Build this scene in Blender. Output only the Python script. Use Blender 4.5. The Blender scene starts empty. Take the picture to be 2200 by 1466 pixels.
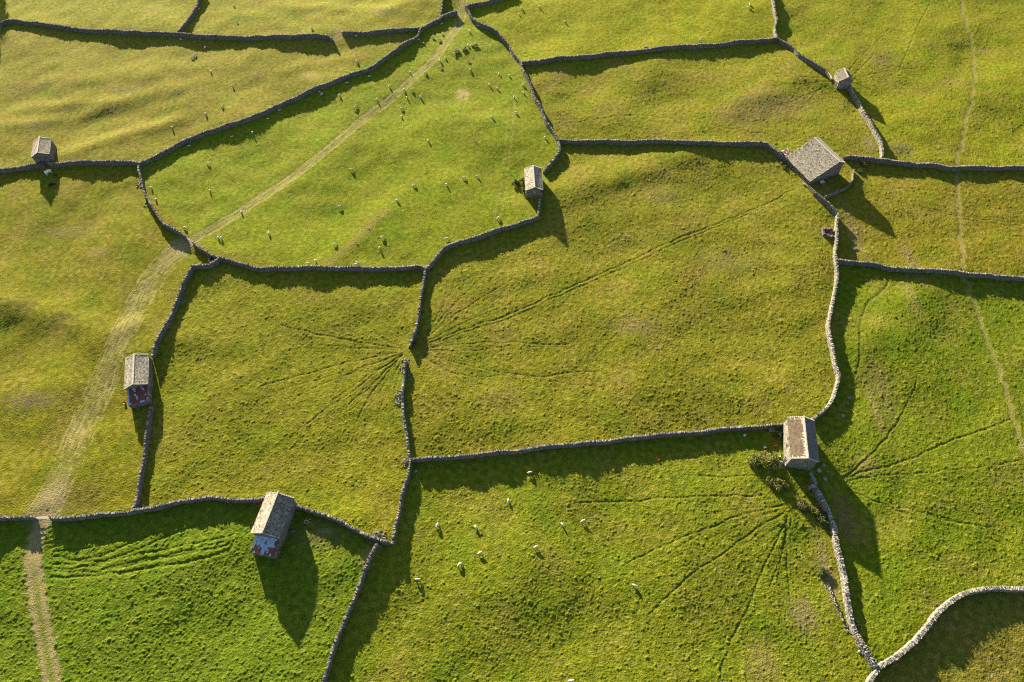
import bpy, math, random
import numpy as np
random.seed(7); rng = np.random.default_rng(7)
R = math.radians
SC = bpy.context.scene
COL = SC.collection

# ------------------------------------------------------------------ camera model
PITCH = R(56.0); CAMH = 140.0; FPX = 1467.0; PW, PH = 2200.0, 1466.0
SUN_EL, SUN_AZ = R(12.6), R(25.3)          # light comes from the far side, a little from the left

# ------------------------------------------------------------------ noise fields
def tile(n, res, lo, hi, seed):
    """band-limited random field (wavelengths lo..hi metres), periodic, unit deviation"""
    g = np.random.default_rng(seed)
    F = np.fft.rfft2(g.standard_normal((n, n)))
    k = np.hypot(np.fft.fftfreq(n, res)[:, None], np.fft.rfftfreq(n, res)[None, :])
    with np.errstate(divide='ignore'):
        lam = np.where(k > 0, 1.0 / np.maximum(k, 1e-9), 1e9)
    c = math.sqrt(lo * hi); s = math.log(hi / lo) / 2
    F *= np.exp(-(np.log(lam / c) / s) ** 2) * np.sqrt(lam)
    a = np.fft.irfft2(F, (n, n)); a -= a.mean(); a /= a.std()
    return (a.astype(np.float32), res)
def samp(t, x, y):
    a, res = t; n = a.shape[0]
    u = np.asarray(x) / res; v = np.asarray(y) / res
    i = np.floor(u).astype(int); j = np.floor(v).astype(int)
    fu = u - i; fv = v - j; i %= n; j %= n; i1 = (i + 1) % n; j1 = (j + 1) % n
    return (a[j, i] * (1 - fu) + a[j, i1] * fu) * (1 - fv) + (a[j1, i] * (1 - fu) + a[j1, i1] * fu) * fv
T_HILL = tile(512, 1.0, 22, 60, 1)
T_UND = tile(1024, 0.5, 6, 16, 2)
def shot(n, res, kinds, seed):
    """domed tufts strewn at random: (how many per square metre, radius m, height)"""
    g = np.random.default_rng(seed); kx = np.fft.fftfreq(n, res)[:, None]; ky = np.fft.rfftfreq(n, res)[None, :]
    F = 0
    for dens, rad, ht in kinds:
        a = (g.random((n, n)) < dens * res * res) * g.gamma(3, 1 / 3, (n, n)) * ht
        F = F + np.fft.rfft2(a) * np.exp(-2 * (math.pi * rad) ** 2 * (kx ** 2 + ky ** 2)) * (2 * math.pi * (rad / res) ** 2)
    a = np.fft.irfft2(F, (n, n)); a -= a.mean(); a /= a.std()
    return (a.astype(np.float32), res)
T_TUS = shot(2048, 0.12, [(4.0, .15, 1.0), (.45, .24, .7), (8, .11, .6)], 3)
T_TUS2 = tile(2048, 0.15, 1.6, 4.5, 4)
T_PATCH = tile(1024, 0.5, 8, 30, 5)
T_MOT = tile(2048, 0.2, 1.2, 4, 6)
T_SPK = tile(2048, 0.14, 0.45, 0.9, 8)

def ray(px, py):
    u = (px - PW / 2) / FPX; v = (py - PH / 2) / FPX
    return np.array([u, math.cos(PITCH) - v * math.sin(PITCH), -math.sin(PITCH) - v * math.cos(PITCH)])
def flat(px, py, z=0.0):
    d = ray(px, py); return d[:2] * (CAMH - z) / -d[2]
def to_px(X, Y, Z):
    Z = Z - CAMH
    dep = Y * math.cos(PITCH) - Z * math.sin(PITCH); up = Y * math.sin(PITCH) + Z * math.cos(PITCH)
    return PW / 2 + FPX * X / dep, PH / 2 - FPX * up / dep

# banks and hollows of the hillside: (two ends of the crest, half width, height)
BANKS = [((350, 737), (480, 718), 7, .85), ((170, 325), (335, 272), 3.4, .9), ((230, 232), (350, 196), 4, .75),
         ((60, 232), (215, 222), 3.2, .55), ((100, 182), (420, 146), 4.5, .6), ((610, 152), (730, 128), 3.5, .6),
         ((20, 268), (120, 262), 3, .5), ((0, 650), (175, 702), 4.5, .9), ((20, 850), (120, 838), 4, .45),
         ((200, 740), (300, 690), 5, .5), ((700, 562), (830, 452), 4, .45), ((950, 262), (1060, 262), 4, .4),
         ((820, 330), (1000, 322), 7, .5), ((1240, 405), (1450, 345), 6, .9), ((1340, 690), (1520, 650), 10, .8),
         ((1140, 600), (1260, 590), 8, .5), ((1870, 725), (1985, 618), 6, .5), ((1560, 235), (1690, 190), 6, .7),
         ((640, 18), (800, 22), 4, .6), ((810, 32), (860, 10), 3, .5), ((1640, 1300), (1760, 1330), 6, .5),
         ((560, 620), (760, 640), 8, .7), ((470, 600), (600, 660), 6, .5), ((1860, 880), (1880, 1000), 4, .5)]
_b = []
for a, b, w, h in BANKS:
    _b.append((flat(*a), flat(*b), w, h * (1.0 if a in ((350, 735), (0, 650), (1870, 725), (1240, 405)) else .62)))
def relief(X, Y):
    X = np.asarray(X, float); Y = np.asarray(Y, float)
    z = 0.24 * samp(T_HILL, X, Y) + 0.05 * samp(T_UND, X, Y)
    for a, b, w, h in _b:
        d = b - a; L2 = d @ d
        t = ((X - a[0]) * d[0] + (Y - a[1]) * d[1]) / L2
        tt = np.clip(t, 0, 1)
        q = (X - a[0] - tt * d[0]) ** 2 + (Y - a[1] - tt * d[1]) ** 2
        over = np.clip(np.abs(t - .5) - .5, 0, None) * math.sqrt(L2)
        z = z + h * np.exp(-(q - over ** 2).clip(0) / w ** 2) * np.exp(-(over / (2.2 * w)) ** 2)
    fade = np.exp(-((np.hypot(X, Y - 110) / 320) ** 4))
    return z * fade
def at(px, py, off=0.0):
    """the point of the hillside seen at this place, lifted by off"""
    z = off
    for _ in range(8):
        g = flat(px, py, z); z = float(relief(g[0], g[1])) + off
    return np.array([g[0], g[1], z - off])

# ------------------------------------------------------------------ object helpers
def link(o, parent=None):
    COL.objects.link(o)
    if parent is not None: o.parent = parent
    return o
def tag(o, label=None, cat=None, group=None, kind=None):
    if label: o['label'] = label
    if cat: o['category'] = cat
    if group: o['group'] = group
    if kind: o['kind'] = kind
    return o
def empty(name, loc, rz=0.0):
    o = bpy.data.objects.new(name, None); o.location = loc; o.rotation_euler = (0, 0, rz)
    o.empty_display_size = .3
    return link(o)

class MB:
    """collects quads with one colour per face"""
    def __init__(s): s.v = []; s.f = []; s.c = []; s.n = 0
    def add(s, V, F, C):
        V = np.asarray(V, np.float32).reshape(-1, 3); F = np.asarray(F, np.int64).reshape(-1, 4)
        C = np.asarray(C, np.float32)
        if C.ndim == 1: C = np.repeat(C[None], len(F), 0)
        s.v.append(V); s.f.append(F + s.n); s.c.append(C); s.n += len(V)
    def grid(s, P, C):
        """P: (rows, cols, 3) points; C: (rows-1, cols-1, 3) colours"""
        r, c = P.shape[:2]; i = np.arange(r * c).reshape(r, c)
        F = np.stack([i[:-1, :-1], i[:-1, 1:], i[1:, 1:], i[1:, :-1]], -1)
        s.add(P, F, np.asarray(C).reshape(-1, 3))
    def box(s, c, sx, sy, sz, col, rz=0.0, jit=0.0, tilt=(0, 0)):
        q = np.array([[x, y, z] for z in (-.5, .5) for x, y in ((-.5, -.5), (.5, -.5), (.5, .5), (-.5, .5))])
        q = q * (sx, sy, sz)
        if jit: q = q + rng.uniform(-jit, jit, q.shape)
        if tilt != (0, 0):
            q[:, 0] += q[:, 2] * math.tan(tilt[0]); q[:, 1] += q[:, 2] * math.tan(tilt[1])
        ca, sa = math.cos(rz), math.sin(rz)
        q = np.stack([q[:, 0] * ca - q[:, 1] * sa, q[:, 0] * sa + q[:, 1] * ca, q[:, 2]], -1) + np.asarray(c)
        s.add(q, BOXF, np.asarray(col, np.float32))
    def tube(s, pts, rad, col, k=7):
        pts = np.asarray(pts, float); n = len(pts); rings = []
        for i in range(n):
            d = pts[min(i + 1, n - 1)] - pts[max(i - 1, 0)]; d = d / (np.linalg.norm(d) + 1e-9)
            u = np.cross(d, (0, 0, 1.) if abs(d[2]) < .9 else (1., 0, 0)); u /= np.linalg.norm(u); w = np.cross(d, u)
            a = np.arange(k + 1) / k * 2 * np.pi
            rings.append(pts[i] + rad[i] * (np.cos(a)[:, None] * u + np.sin(a)[:, None] * w))
        P = np.array(rings); s.grid(P, np.broadcast_to(np.asarray(col), (n - 1, k, 3)))
    def build(s, name, mat, parent=None, smooth=False):
        V = np.concatenate(s.v); F = np.concatenate(s.f); C = np.concatenate(s.c)
        me = bpy.data.meshes.new(name)
        me.vertices.add(len(V)); me.vertices.foreach_set('co', V.ravel())
        me.loops.add(F.size); me.loops.foreach_set('vertex_index', F.ravel().astype(np.int32))
        me.polygons.add(len(F)); me.polygons.foreach_set('loop_start', (np.arange(len(F)) * 4).astype(np.int32))
        me.update(calc_edges=True)
        if smooth: me.polygons.foreach_set('use_smooth', np.ones(len(F), bool))
        else: me.polygons.foreach_set('use_smooth', np.zeros(len(F), bool))
        ca = me.color_attributes.new('Col', 'FLOAT_COLOR', 'CORNER')
        c4 = np.ones((F.size, 4), np.float32); c4[:, :3] = np.repeat(C, 4, 0)
        ca.data.foreach_set('color', c4.ravel())
        me.materials.append(mat); me.validate()
        o = bpy.data.objects.new(name, me)
        return link(o, parent)
BOXF = np.array([[0, 3, 2, 1], [4, 5, 6, 7], [0, 1, 5, 4], [1, 2, 6, 5], [2, 3, 7, 6], [3, 0, 4, 7]])

# ------------------------------------------------------------------ materials
def material(name, rough=.9, spec=.2, scale=3.0, amount=.3, bump=.0, bscale=8.0, fine=None, sheen=0.0, tint=(1, 1, 1)):
    m = bpy.data.materials.new(name); m.use_nodes = True
    nt = m.node_tree; N = nt.nodes; L = nt.links
    b = N['Principled BSDF']; b.inputs['Roughness'].default_value = rough
    b.inputs['Specular IOR Level'].default_value = spec
    at_ = N.new('ShaderNodeAttribute'); at_.attribute_name = 'Col'
    tc = N.new('ShaderNodeTexCoord')
    def noise(sc, det=3.0):
        n = N.new('ShaderNodeTexNoise'); n.inputs['Scale'].default_value = sc; n.inputs['Detail'].default_value = det
        L.new(tc.outputs['Object'], n.inputs['Vector']); return n
    n1 = noise(scale)
    mr = N.new('ShaderNodeMapRange'); mr.inputs['From Min'].default_value = .3; mr.inputs['From Max'].default_value = .7
    mr.inputs['To Min'].default_value = 1 - amount; mr.inputs['To Max'].default_value = 1 + amount
    L.new(n1.outputs['Fac'], mr.inputs['Value'])
    mx = N.new('ShaderNodeVectorMath'); mx.operation = 'SCALE'
    L.new(at_.outputs['Color'], mx.inputs[0]); L.new(mr.outputs['Result'], mx.inputs['Scale'])
    out = mx.outputs['Vector']
    if fine:
        n2 = noise(fine[0], 2.0); r2 = N.new('ShaderNodeMapRange')
        r2.inputs['From Min'].default_value = .3; r2.inputs['From Max'].default_value = .7
        r2.inputs['To Min'].default_value = 1 - fine[1]; r2.inputs['To Max'].default_value = 1 + fine[1]
        L.new(n2.outputs['Fac'], r2.inputs['Value'])
        m2 = N.new('ShaderNodeVectorMath'); m2.operation = 'SCALE'
        L.new(out, m2.inputs[0]); L.new(r2.outputs['Result'], m2.inputs['Scale']); out = m2.outputs['Vector']
    L.new(out, b.inputs['Base Color'])
    if sheen:
        b.inputs['Sheen Weight'].default_value = sheen; b.inputs['Sheen Roughness'].default_value = .45
        b.inputs['Sheen Tint'].default_value = (*tint, 1)
    if bump:
        n3 = noise(bscale, 4.0); bp = N.new('ShaderNodeBump'); bp.inputs['Strength'].default_value = 1.0
        bp.inputs['Distance'].default_value = bump
        L.new(n3.outputs['Fac'], bp.inputs['Height']); L.new(bp.outputs['Normal'], b.inputs['Normal'])
    return m
M_GRASS = material('meadow_grass', 1.0, .05, .9, .14, .16, 4.5, (5.5, .34))
M_STONE = material('limestone', .95, .15, 5.0, .22, .05, 9.0)
M_SLATE = material('stone_slate', .9, .2, 3.0, .18, .02, 12.0)
M_LEAF = material('leaves', .7, .3, 3.0, .15)
M_BARK = material('bark', .95, .1, 6.0, .3, .02, 14)
M_WOOD = material('weathered_wood', .85, .2, 6.0, .2, .01, 20)
M_METAL = material('galvanised_steel', .5, .5, 4.0, .12)
M_TIN = material('corrugated_iron', .6, .4, 5.0, .25)
M_WOOL = material('wool', 1.0, .05, 12.0, .1, .02, 30)
M_HIDE = material('hide', .7, .2, 6.0, .1)
M_PLASTIC = material('plastic', .45, .4, 6.0, .08)

# ------------------------------------------------------------------ the ground
FIELDS = {   # outline, grass colour, tussock height, how brown its patches are
 'a': ([(-900, -260), (440, -260), (426, 0), (380, 66), (0, 45), (-900, 30)], (0.172, 0.164, 0.016), .035, .25),
 'b': ([(440, -260), (380, 66), (550, 78), (712, 80), (905, 58), (947, 35), (951, 0), (955, -260)], (0.17, 0.16, 0.016), .035, .35),
 'c': ([(-900, 40), (0, 45), (550, 78), (712, 80), (905, 58), (862, 97), (600, 222), (296, 350), (0, 363), (-900, 380)], (0.154, 0.138, 0.016), .035, .4),
 'd': ([(296, 350), (600, 222), (862, 97), (947, 35), (1003, 12), (1065, 65), (1119, 135), (1205, 320), (1150, 466), (955, 528), (912, 580), (600, 573), (410, 516), (304, 396)], (0.128, 0.146, 0.008), .035, .22),
 'e': ([(1003, 12), (1010, -260), (1661, -260), (1668, 80), (1119, 133), (1065, 65)], (0.16, 0.162, 0.008), .05, .15),
 'f': ([(1119, 133), (1668, 80), (1785, 160), (1830, 190), (1896, 337), (1815, 336), (1740, 400), (1648, 306), (1201, 300)], (.135, .130, .010), .075, .55),
 'g': ([(1661, -260), (1672, 80), (1785, 160), (1830, 190), (1896, 337), (2200, 357), (3200, 362), (3200, -260)], (0.138, 0.14, 0.008), .07, .35),
 'h': ([(-900, 375), (0, 363), (296, 350), (304, 396), (410, 516), (468, 552), (413, 569), (342, 716), (300, 1040), (285, 1094), (0, 1112), (-900, 1130)], (0.126, 0.12, 0.008), .032, .45),
 'i': ([(413, 569), (468, 552), (600, 573), (912, 578), (885, 740), (866, 800), (881, 986), (842, 1166), (642, 1088), (450, 1066), (285, 1094), (300, 1040), (342, 716)], (.123, .122, .009), .07, .3),
 'j': ([(912, 580), (955, 528), (1150, 466), (1205, 320), (1201, 300), (1648, 306), (1740, 405), (1800, 460), (1797, 618), (1806, 815), (1742, 902), (1200, 954), (882, 988), (866, 800), (885, 740)], (.123, .118, .010), .075, .45),
 'k': ([(1750, 405), (1815, 336), (2200, 357), (3200, 370), (3200, 610), (2200, 595), (1801, 558), (1800, 460)], (0.126, 0.112, 0.009), .075, .5),
 'l': ([(1801, 558), (2200, 595), (3200, 610), (3200, 1280), (2200, 1262), (2080, 1272), (1888, 1437), (1800, 1170), (1742, 1010), (1742, 902), (1806, 815), (1797, 618)], (0.092, 0.112, 0.006), .075, .35),
 'm': ([(-900, 1120), (0, 1112), (285, 1094), (450, 1066), (642, 1088), (812, 1162), (691, 1466), (600, 1700), (-900, 1700)], (0.082, 0.112, 0.007), .095, .12),
 'n': ([(882, 988), (1200, 954), (1700, 915), (1742, 1010), (1800, 1170), (1888, 1437), (1866, 1466), (1800, 1700), (600, 1700), (691, 1466), (812, 1162), (842, 1166)], (.105, .117, .008), .075, .3),
 'o': ([(1866, 1466), (1888, 1437), (2080, 1272), (2200, 1262), (3200, 1285), (3200, 1700), (1800, 1700)], (0.118, 0.104, 0.014), .05, .55),
}
# lanes and paths: the farm track, its second half below the gate, the footpath
TRACK1 = [(1003, -40), (992, 20), (990, 45), (960, 90), (930, 130), (880, 175), (800, 240), (700, 325), (600, 400), (500, 465), (412, 515), (385, 535)]
TRACK2 = [(412, 515), (370, 548), (330, 595), (302, 640), (278, 690), (258, 735), (235, 790), (205, 860), (178, 920), (152, 980), (122, 1050), (102, 1085), (90, 1110)]
TRACK3 = [(90, 1105), (87, 1135), (72, 1175), (70, 1210), (77, 1260), (86, 1320), (98, 1390), (112, 1466), (124, 1540)]
PATHR = [(2057, -40), (2065, 10), (2080, 60), (2090, 110), (2095, 150), (2090, 200), (2075, 260), (2060, 320), (2055, 352), (2058, 420), (2065, 500), (2068, 575), (2080, 620), (2110, 700), (2135, 770), (2160, 840), (2180, 900), (2195, 960), (2208, 1010)]
# narrow trods worn by the animals: (polyline, half width m, depth m, bareness)
TRODS = [
 ([(900, 740), (1000, 660), (1100, 600)], .22, .10, .35), ([(905, 742), (1000, 690), (1100, 652)], .22, .10, .35),
 ([(905, 745), (1000, 705), (1100, 675), (1225, 618), (1350, 562), (1475, 505), (1650, 438), (1705, 408)], .26, .14, .5),
 ([(905, 748), (1000, 712), (1105, 682), (1235, 621), (1360, 567), (1480, 511), (1640, 446)], .22, .11, .4),
 ([(905, 750), (1000, 738), (1100, 735), (1180, 742), (1230, 738)], .22, .11, .4), ([(905, 752), (1000, 756), (1100, 742)], .2, .09, .3),
 ([(905, 758), (960, 775), (1050, 797), (1130, 806), (1165, 812), (1230, 799), (1290, 797)], .24, .11, .4),
 ([(905, 762), (950, 790), (1010, 820), (1100, 845)], .2, .08, .25), ([(912, 770), (960, 800), (1020, 812), (1100, 806)], .2, .08, .3),
 ([(905, 735), (930, 700), (955, 650)], .2, .08, .3), ([(905, 738), (950, 680), (1020, 610)], .2, .09, .3),
 ([(1180, 820), (1245, 828), (1300, 833)], .2, .08, .3),
 ([(865, 750), (770, 735), (700, 722), (600, 700)], .24, .12, .4), ([(865, 753), (780, 748), (690, 742)], .2, .09, .3),
 ([(862, 745), (800, 715), (740, 690)], .2, .08, .3), ([(865, 757), (760, 775), (680, 798), (620, 812), (560, 830)], .24, .12, .4),
 ([(865, 760), (780, 790), (720, 815), (640, 850)], .22, .1, .35), ([(865, 762), (800, 805), (760, 840), (700, 880), (640, 925)], .22, .1, .35),
 ([(865, 764), (820, 815), (795, 850), (770, 900)], .24, .12, .4), ([(866, 766), (835, 830), (815, 880)], .2, .1, .3),
 ([(867, 768), (850, 830), (846, 850)], .2, .1, .3), ([(866, 762), (810, 795), (770, 820), (715, 860)], .2, .1, .3),
 ([(862, 748), (820, 728), (790, 700)], .2, .08, .3), ([(866, 759), (740, 800), (600, 840)], .2, .08, .25),
 ([(866, 762), (790, 830), (740, 880)], .2, .1, .3), ([(866, 763), (812, 812), (784, 845)], .2, .1, .3),
 ([(1832, 170), (1900, 152), (1950, 148), (2000, 145)], .26, .1, .4), ([(1832, 178), (1880, 195), (1930, 215), (1985, 228)], .26, .11, .5),
 ([(1830, 165), (1860, 135), (1880, 115)], .3, .12, .5), ([(1832, 172), (1900, 165), (1990, 160)], .24, .09, .3),
 ([(1825, 150), (1850, 120), (1890, 85), (1910, 60)], .24, .09, .3), ([(1932, 150), (1945, 120), (1960, 85), (1975, 50), (1995, 15), (2004, -10)], .3, .12, .4),
 ([(1785, 165), (1740, 168), (1650, 165)], .24, .09, .4), ([(1785, 175), (1730, 180), (1650, 185)], .24, .09, .4),
 ([(1780, 185), (1740, 200), (1700, 220)], .24, .09, .3), ([(1782, 155), (1778, 130)], .24, .1, .3), ([(1832, 175), (1890, 205), (1915, 225)], .22, .09, .3),
 ([(1220, 265), (1290, 255), (1345, 247), (1400, 249), (1450, 256), (1500, 262), (1580, 280), (1650, 288)], .28, .11, .4),
 ([(1420, 148), (1500, 147), (1560, 152), (1650, 163), (1780, 170)], .26, .1, .4),
 ([(1830, 395), (1900, 428), (1990, 448), (2060, 460), (2200, 475)], .24, .1, .4), ([(1830, 400), (1900, 432), (1990, 452), (2060, 464), (2200, 480)], .22, .1, .4),
 ([(1870, 400), (1950, 405), (2060, 415)], .22, .08, .3), ([(2060, 470), (2200, 488)], .22, .08, .3),
 ([(1905, 590), (1908, 610), (1890, 630), (1870, 645), (1855, 665), (1850, 690), (1847, 720), (1847, 760), (1845, 790), (1838, 805)], .35, .14, .8),
 ([(1812, 1028), (1850, 1015), (1900, 1005), (1960, 985), (2010, 962), (2060, 940), (2110, 925), (2172, 902)], .3, .15, .5),
 ([(1812, 1026), (1850, 1000), (1890, 960), (1920, 920), (1950, 870), (1970, 820)], .26, .13, .5),
 ([(1815, 1032), (1900, 1020), (2000, 1015), (2100, 1005), (2200, 990)], .22, .09, .35), ([(1815, 1045), (1850, 1065), (1900, 1085), (1950, 1105)], .25, .12, .5),
 ([(1815, 1048), (1880, 1080), (2000, 1105), (2100, 1130), (2180, 1170)], .22, .09, .3), ([(1960, 1100), (2050, 1122), (2130, 1133)], .22, .08, .3),
 ([(1690, 1085), (1640, 1095), (1580, 1110), (1540, 1130), (1480, 1150), (1400, 1185), (1340, 1215)], .24, .13, .4),
 ([(1690, 1100), (1640, 1125), (1580, 1170), (1540, 1200), (1480, 1235), (1445, 1270), (1395, 1320)], .24, .13, .45),
 ([(1692, 1110), (1670, 1165), (1640, 1220), (1620, 1270), (1590, 1340), (1560, 1400), (1545, 1466)], .26, .13, .5),
 ([(1640, 1065), (1560, 1065), (1450, 1068), (1400, 1072), (1340, 1078), (1240, 1080)], .24, .13, .45),
 ([(1690, 1120), (1690, 1200), (1697, 1280)], .24, .1, .3), ([(1470, 1022), (1560, 1026), (1640, 1020)], .22, .1, .35),
 ([(1700, 1115), (1680, 1190), (1655, 1260)], .22, .1, .3), ([(1600, 1100), (1500, 1150), (1420, 1200)], .2, .08, .3),
 ([(110, 1240), (200, 1238), (300, 1225), (420, 1205), (490, 1185), (502, 1165)], .4, .26, .1),
 ([(112, 1228), (200, 1232), (290, 1212), (400, 1190), (470, 1178), (492, 1168)], .36, .22, .1),
 ([(115, 1215), (160, 1212), (230, 1205), (290, 1185), (350, 1155), (420, 1130), (450, 1125), (475, 1140)], .36, .24, .1),
 ([(120, 1195), (170, 1207), (230, 1192), (280, 1165), (350, 1140), (400, 1120)], .36, .22, .1),
 ([(200, 1215), (280, 1195), (380, 1175), (470, 1158), (500, 1150)], .32, .18, .1), ([(118, 1185), (200, 1175), (280, 1160)], .32, .18, .1),
 ([(220, 1222), (300, 1205), (400, 1185), (480, 1165)], .32, .2, .1), ([(130, 1160), (250, 1150), (350, 1130), (430, 1105)], .32, .16, .1),
 ([(110, 1222), (150, 1224), (215, 1216)], .3, .18, .1), ([(440, 1120), (470, 1130), (485, 1150)], .3, .16, .1),
]
# worn or dry places, dark marks, and scarp shade painted dark: centre, radii in picture units, colour, strength
SPOTS = [((994, 203), 16, 11, (.34, .26, .11), .95), ((668, 165), 18, 9, (.30, .24, .09), .55), ((760, 528), 0, 0, 0, 0),
         ((66, 860), 50, 18, (.15, .11, .06), .7), ((75, 268), 28, 9, (.15, .115, .05), .6), ((80, 185), 26, 7, (.13, .10, .05), .6),
         ((275, 195), 40, 9, (.13, .10, .04), .6), ((1660, 225), 70, 28, (.15, .10, .05), .55), ((1600, 250), 60, 20, (.15, .11, .05), .45),
         ((1895, 130), 30, 22, (.14, .095, .04), .55), ((1880, 880), 9, 60, (.20, .14, .06), .6), ((1900, 850), 20, 70, (.16, .11, .05), .4),
         ((1860, 1000), 30, 22, (.19, .14, .05), .5), ((1815, 1110), 22, 50, (.14, .09, .045), .6), ((1960, 640), 12, 40, (.20, .15, .05), .5),
         ((1890, 690), 35, 14, (.19, .16, .03), .5), ((1725, 1320), 26, 36, (.17, .12, .07), .6), ((1640, 1420), 30, 50, (.16, .12, .05), .4),
         ((1770, 1200), 16, 70, (.15, .11, .05), .5), ((1780, 1240), 14, 40, (.19, .15, .08), .6), ((1920, 1330), 0, 0, 0, 0),
         ((135, 500), 60, 12, (.16, .12, .05), .5), ((215, 540), 25, 7, (.17, .12, .06), .6), ((140, 680), 35, 8, (.06, .05, .02), .5),  # last one: the scarp's shade painted into the grass
         ((40, 655), 50, 10, (.06, .065, .012), .5), ((620, 210), 0, 0, 0, 0), ((330, 22), 20, 6, (.19, .15, .06), .6),  # first one: more of the scarp's shade, painted dark
         ((980, 250), 10, 3, (.05, .045, .02), .7), ((728, 75), 12, 12, (.27, .2, .1), .8), ((825, 22), 30, 10, (.13, .10, .05), .5),  # first one: a small, very dark strip
         ((600, 90), 0, 0, 0, 0), ((230, 820), 8, 4, (.05, .04, .03), .8), ((1960, 60), 0, 0, 0, 0), ((2110, 110), 18, 6, (.2, .16, .06), .5),
         ((2050, 175), 30, 10, (.21, .17, .05), .45), ((1835, 500), 14, 50, (.16, .12, .06), .6), ((1955, 560), 16, 40, (.17, .125, .07), .5),
         ((1560, 560), 60, 25, (.145, .105, .045), .45), ((1370, 700), 60, 20, (.14, .10, .05), .5), ((1420, 420), 40, 18, (.16, .12, .05), .45),
         ((400, 195), 40, 8, (.17, .13, .05), .4), ((690, 720), 0, 0, 0, 0), ((680, 1150), 60, 26, (.10, .085, .035), .55), ((785, 1200), 14, 22, (.2, .16, .06), .6),
         ((700, 1140), 18, 6, (.2, .17, .12), .4), ((1935, 320), 30, 14, (.16, .12, .06), .5), ((1870, 310), 14, 18, (.19, .15, .08), .5)]

def line_xy(poly, step=1.2, wob=0.0, off=0.0):
    P = np.array([at(*p)[:2] for p in poly])
    for _ in range(2):                      # round the corners
        Q = [P[0]]
        for a, b in zip(P[:-1], P[1:]): Q += [a * .75 + b * .25, a * .25 + b * .75]
        P = np.array(Q + [P[-1]])
    d = np.r_[0, np.cumsum(np.hypot(*np.diff(P, axis=0).T))]
    s = np.linspace(0, d[-1], max(3, int(d[-1] / step)))
    P = np.stack([np.interp(s, d, P[:, 0]), np.interp(s, d, P[:, 1])], -1)
    T = np.gradient(P, axis=0); T /= np.linalg.norm(T, axis=1)[:, None] + 1e-9; Nn = np.stack([-T[:, 1], T[:, 0]], -1)
    o = off + (wob * samp(T_UND, P[:, 0] * 1.7 + off * 31, P[:, 1] * 1.7) if wob else 0)
    return P + Nn * np.reshape(np.broadcast_to(o, len(P)), (-1, 1))
def dist_to(X, Y, P, reach):
    """distance of points to a polyline, only within reach"""
    D = np.full(X.shape, 1e3, np.float32)
    for k in range(0, len(P) - 1, 12):
        q = P[k:k + 13]
        lo = q.min(0) - reach; hi = q.max(0) + reach
        m = np.nonzero((X > lo[0]) & (X < hi[0]) & (Y > lo[1]) & (Y < hi[1]))[0]
        if not len(m): continue
        x = X[m]; y = Y[m]; best = D[m]
        for a, b in zip(q[:-1], q[1:]):
            d = b - a; t = np.clip(((x - a[0]) * d[0] + (y - a[1]) * d[1]) / (d @ d + 1e-9), 0, 1)
            best = np.minimum(best, np.hypot(x - a[0] - t * d[0], y - a[1] - t * d[1]))
        D[m] = best
    return D
def inside(X, Y, poly):
    r = np.zeros(X.shape, bool); n = len(poly)
    for i in range(n):
        x1, y1 = poly[i]; x2, y2 = poly[(i + 1) % n]
        if y1 == y2: continue
        c = (y1 > Y) != (y2 > Y)
        r ^= c & (X < (x2 - x1) * (Y - y1) / (y2 - y1) + x1)
    return r

STEP = 1.6
rows = np.arange(1580, -70, -STEP)
Yr = np.array([flat(1100, r)[1] for r in rows])
Yr = np.r_[[-420, -200, -90, -40, -12], Yr, Yr[-1] * np.array([1.03, 1.1, 1.25, 1.5, 2, 3, 5, 9, 16])]
Yr = np.unique(Yr)
uc = np.arange(-130, 2331, STEP) - PW / 2
uc = np.r_[[-9000, -5200, -3200, -2200, -1700, -1400], uc, [1400, 1700, 2200, 3200, 5200, 9000]]
uc = np.unique(uc)
dep = np.maximum(Yr * math.cos(PITCH) + CAMH * math.sin(PITCH), 60.0)
GX = (uc[None, :] * dep[:, None] / FPX); GY = np.broadcast_to(Yr[:, None], GX.shape).copy()
nr, nc = GX.shape
X = GX.ravel(); Y = GY.ravel()
Z = relief(X, Y)
fade = np.exp(-((np.hypot(X, Y - 110) / 300) ** 6))
# field of each point
base = np.empty((X.size, 3), np.float32); base[:] = (.12, .12, .011)
amp = np.full(X.size, .05); brown = np.full(X.size, .3)
for k, (poly, c, a, br) in FIELDS.items():
    P = [flat(*p) for p in poly]
    m = inside(X, Y, P); base[m] = c; amp[m] = a; brown[m] = br
lines = [(line_xy(TRACK1), 'a'), (line_xy(TRACK2), 'b'), (line_xy(TRACK3), 'c'), (line_xy(PATHR, wob=.25), 'p')]
t_patch = samp(T_PATCH, X, Y); t_mot = samp(T_MOT, X, Y); t_spk = samp(T_SPK, X, Y)
col = base.copy()
bm_ = np.clip((t_patch * .6 + .5 * t_mot + .1 * t_spk - .2) * .9, 0, 1) * brown
col = col * (1 - bm_[:, None]) + np.array((.158, .118, .030)) * bm_[:, None]
gm = np.clip((-t_patch * .7 - .35 * t_mot - .35) * .8, 0, 1) * .5
col = col * (1 - gm[:, None]) + (base * (.72, .98, .8)) * gm[:, None]
col *= (1 + .10 * t_mot + .09 * t_spk)[:, None]
def blend(w, c):
    global col
    w = np.clip(w, 0, 1)[:, None]; col = col * (1 - w) + np.asarray(c, np.float32) * w
for c, rx, ry, cc, s in SPOTS:
    if not s: continue
    g = at(*c)[:2]; e = np.abs(flat(c[0] + rx, c[1]) - flat(*c))[0]; ey = abs(flat(c[0], c[1] + ry)[1] - flat(*c)[1])
    q = np.sqrt(((X - g[0]) / e) ** 2 + ((Y - g[1]) / ey) ** 2) + .28 * t_mot + .12 * t_spk
    blend(np.clip(1.35 - q, 0, 1) * s, cc)
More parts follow.
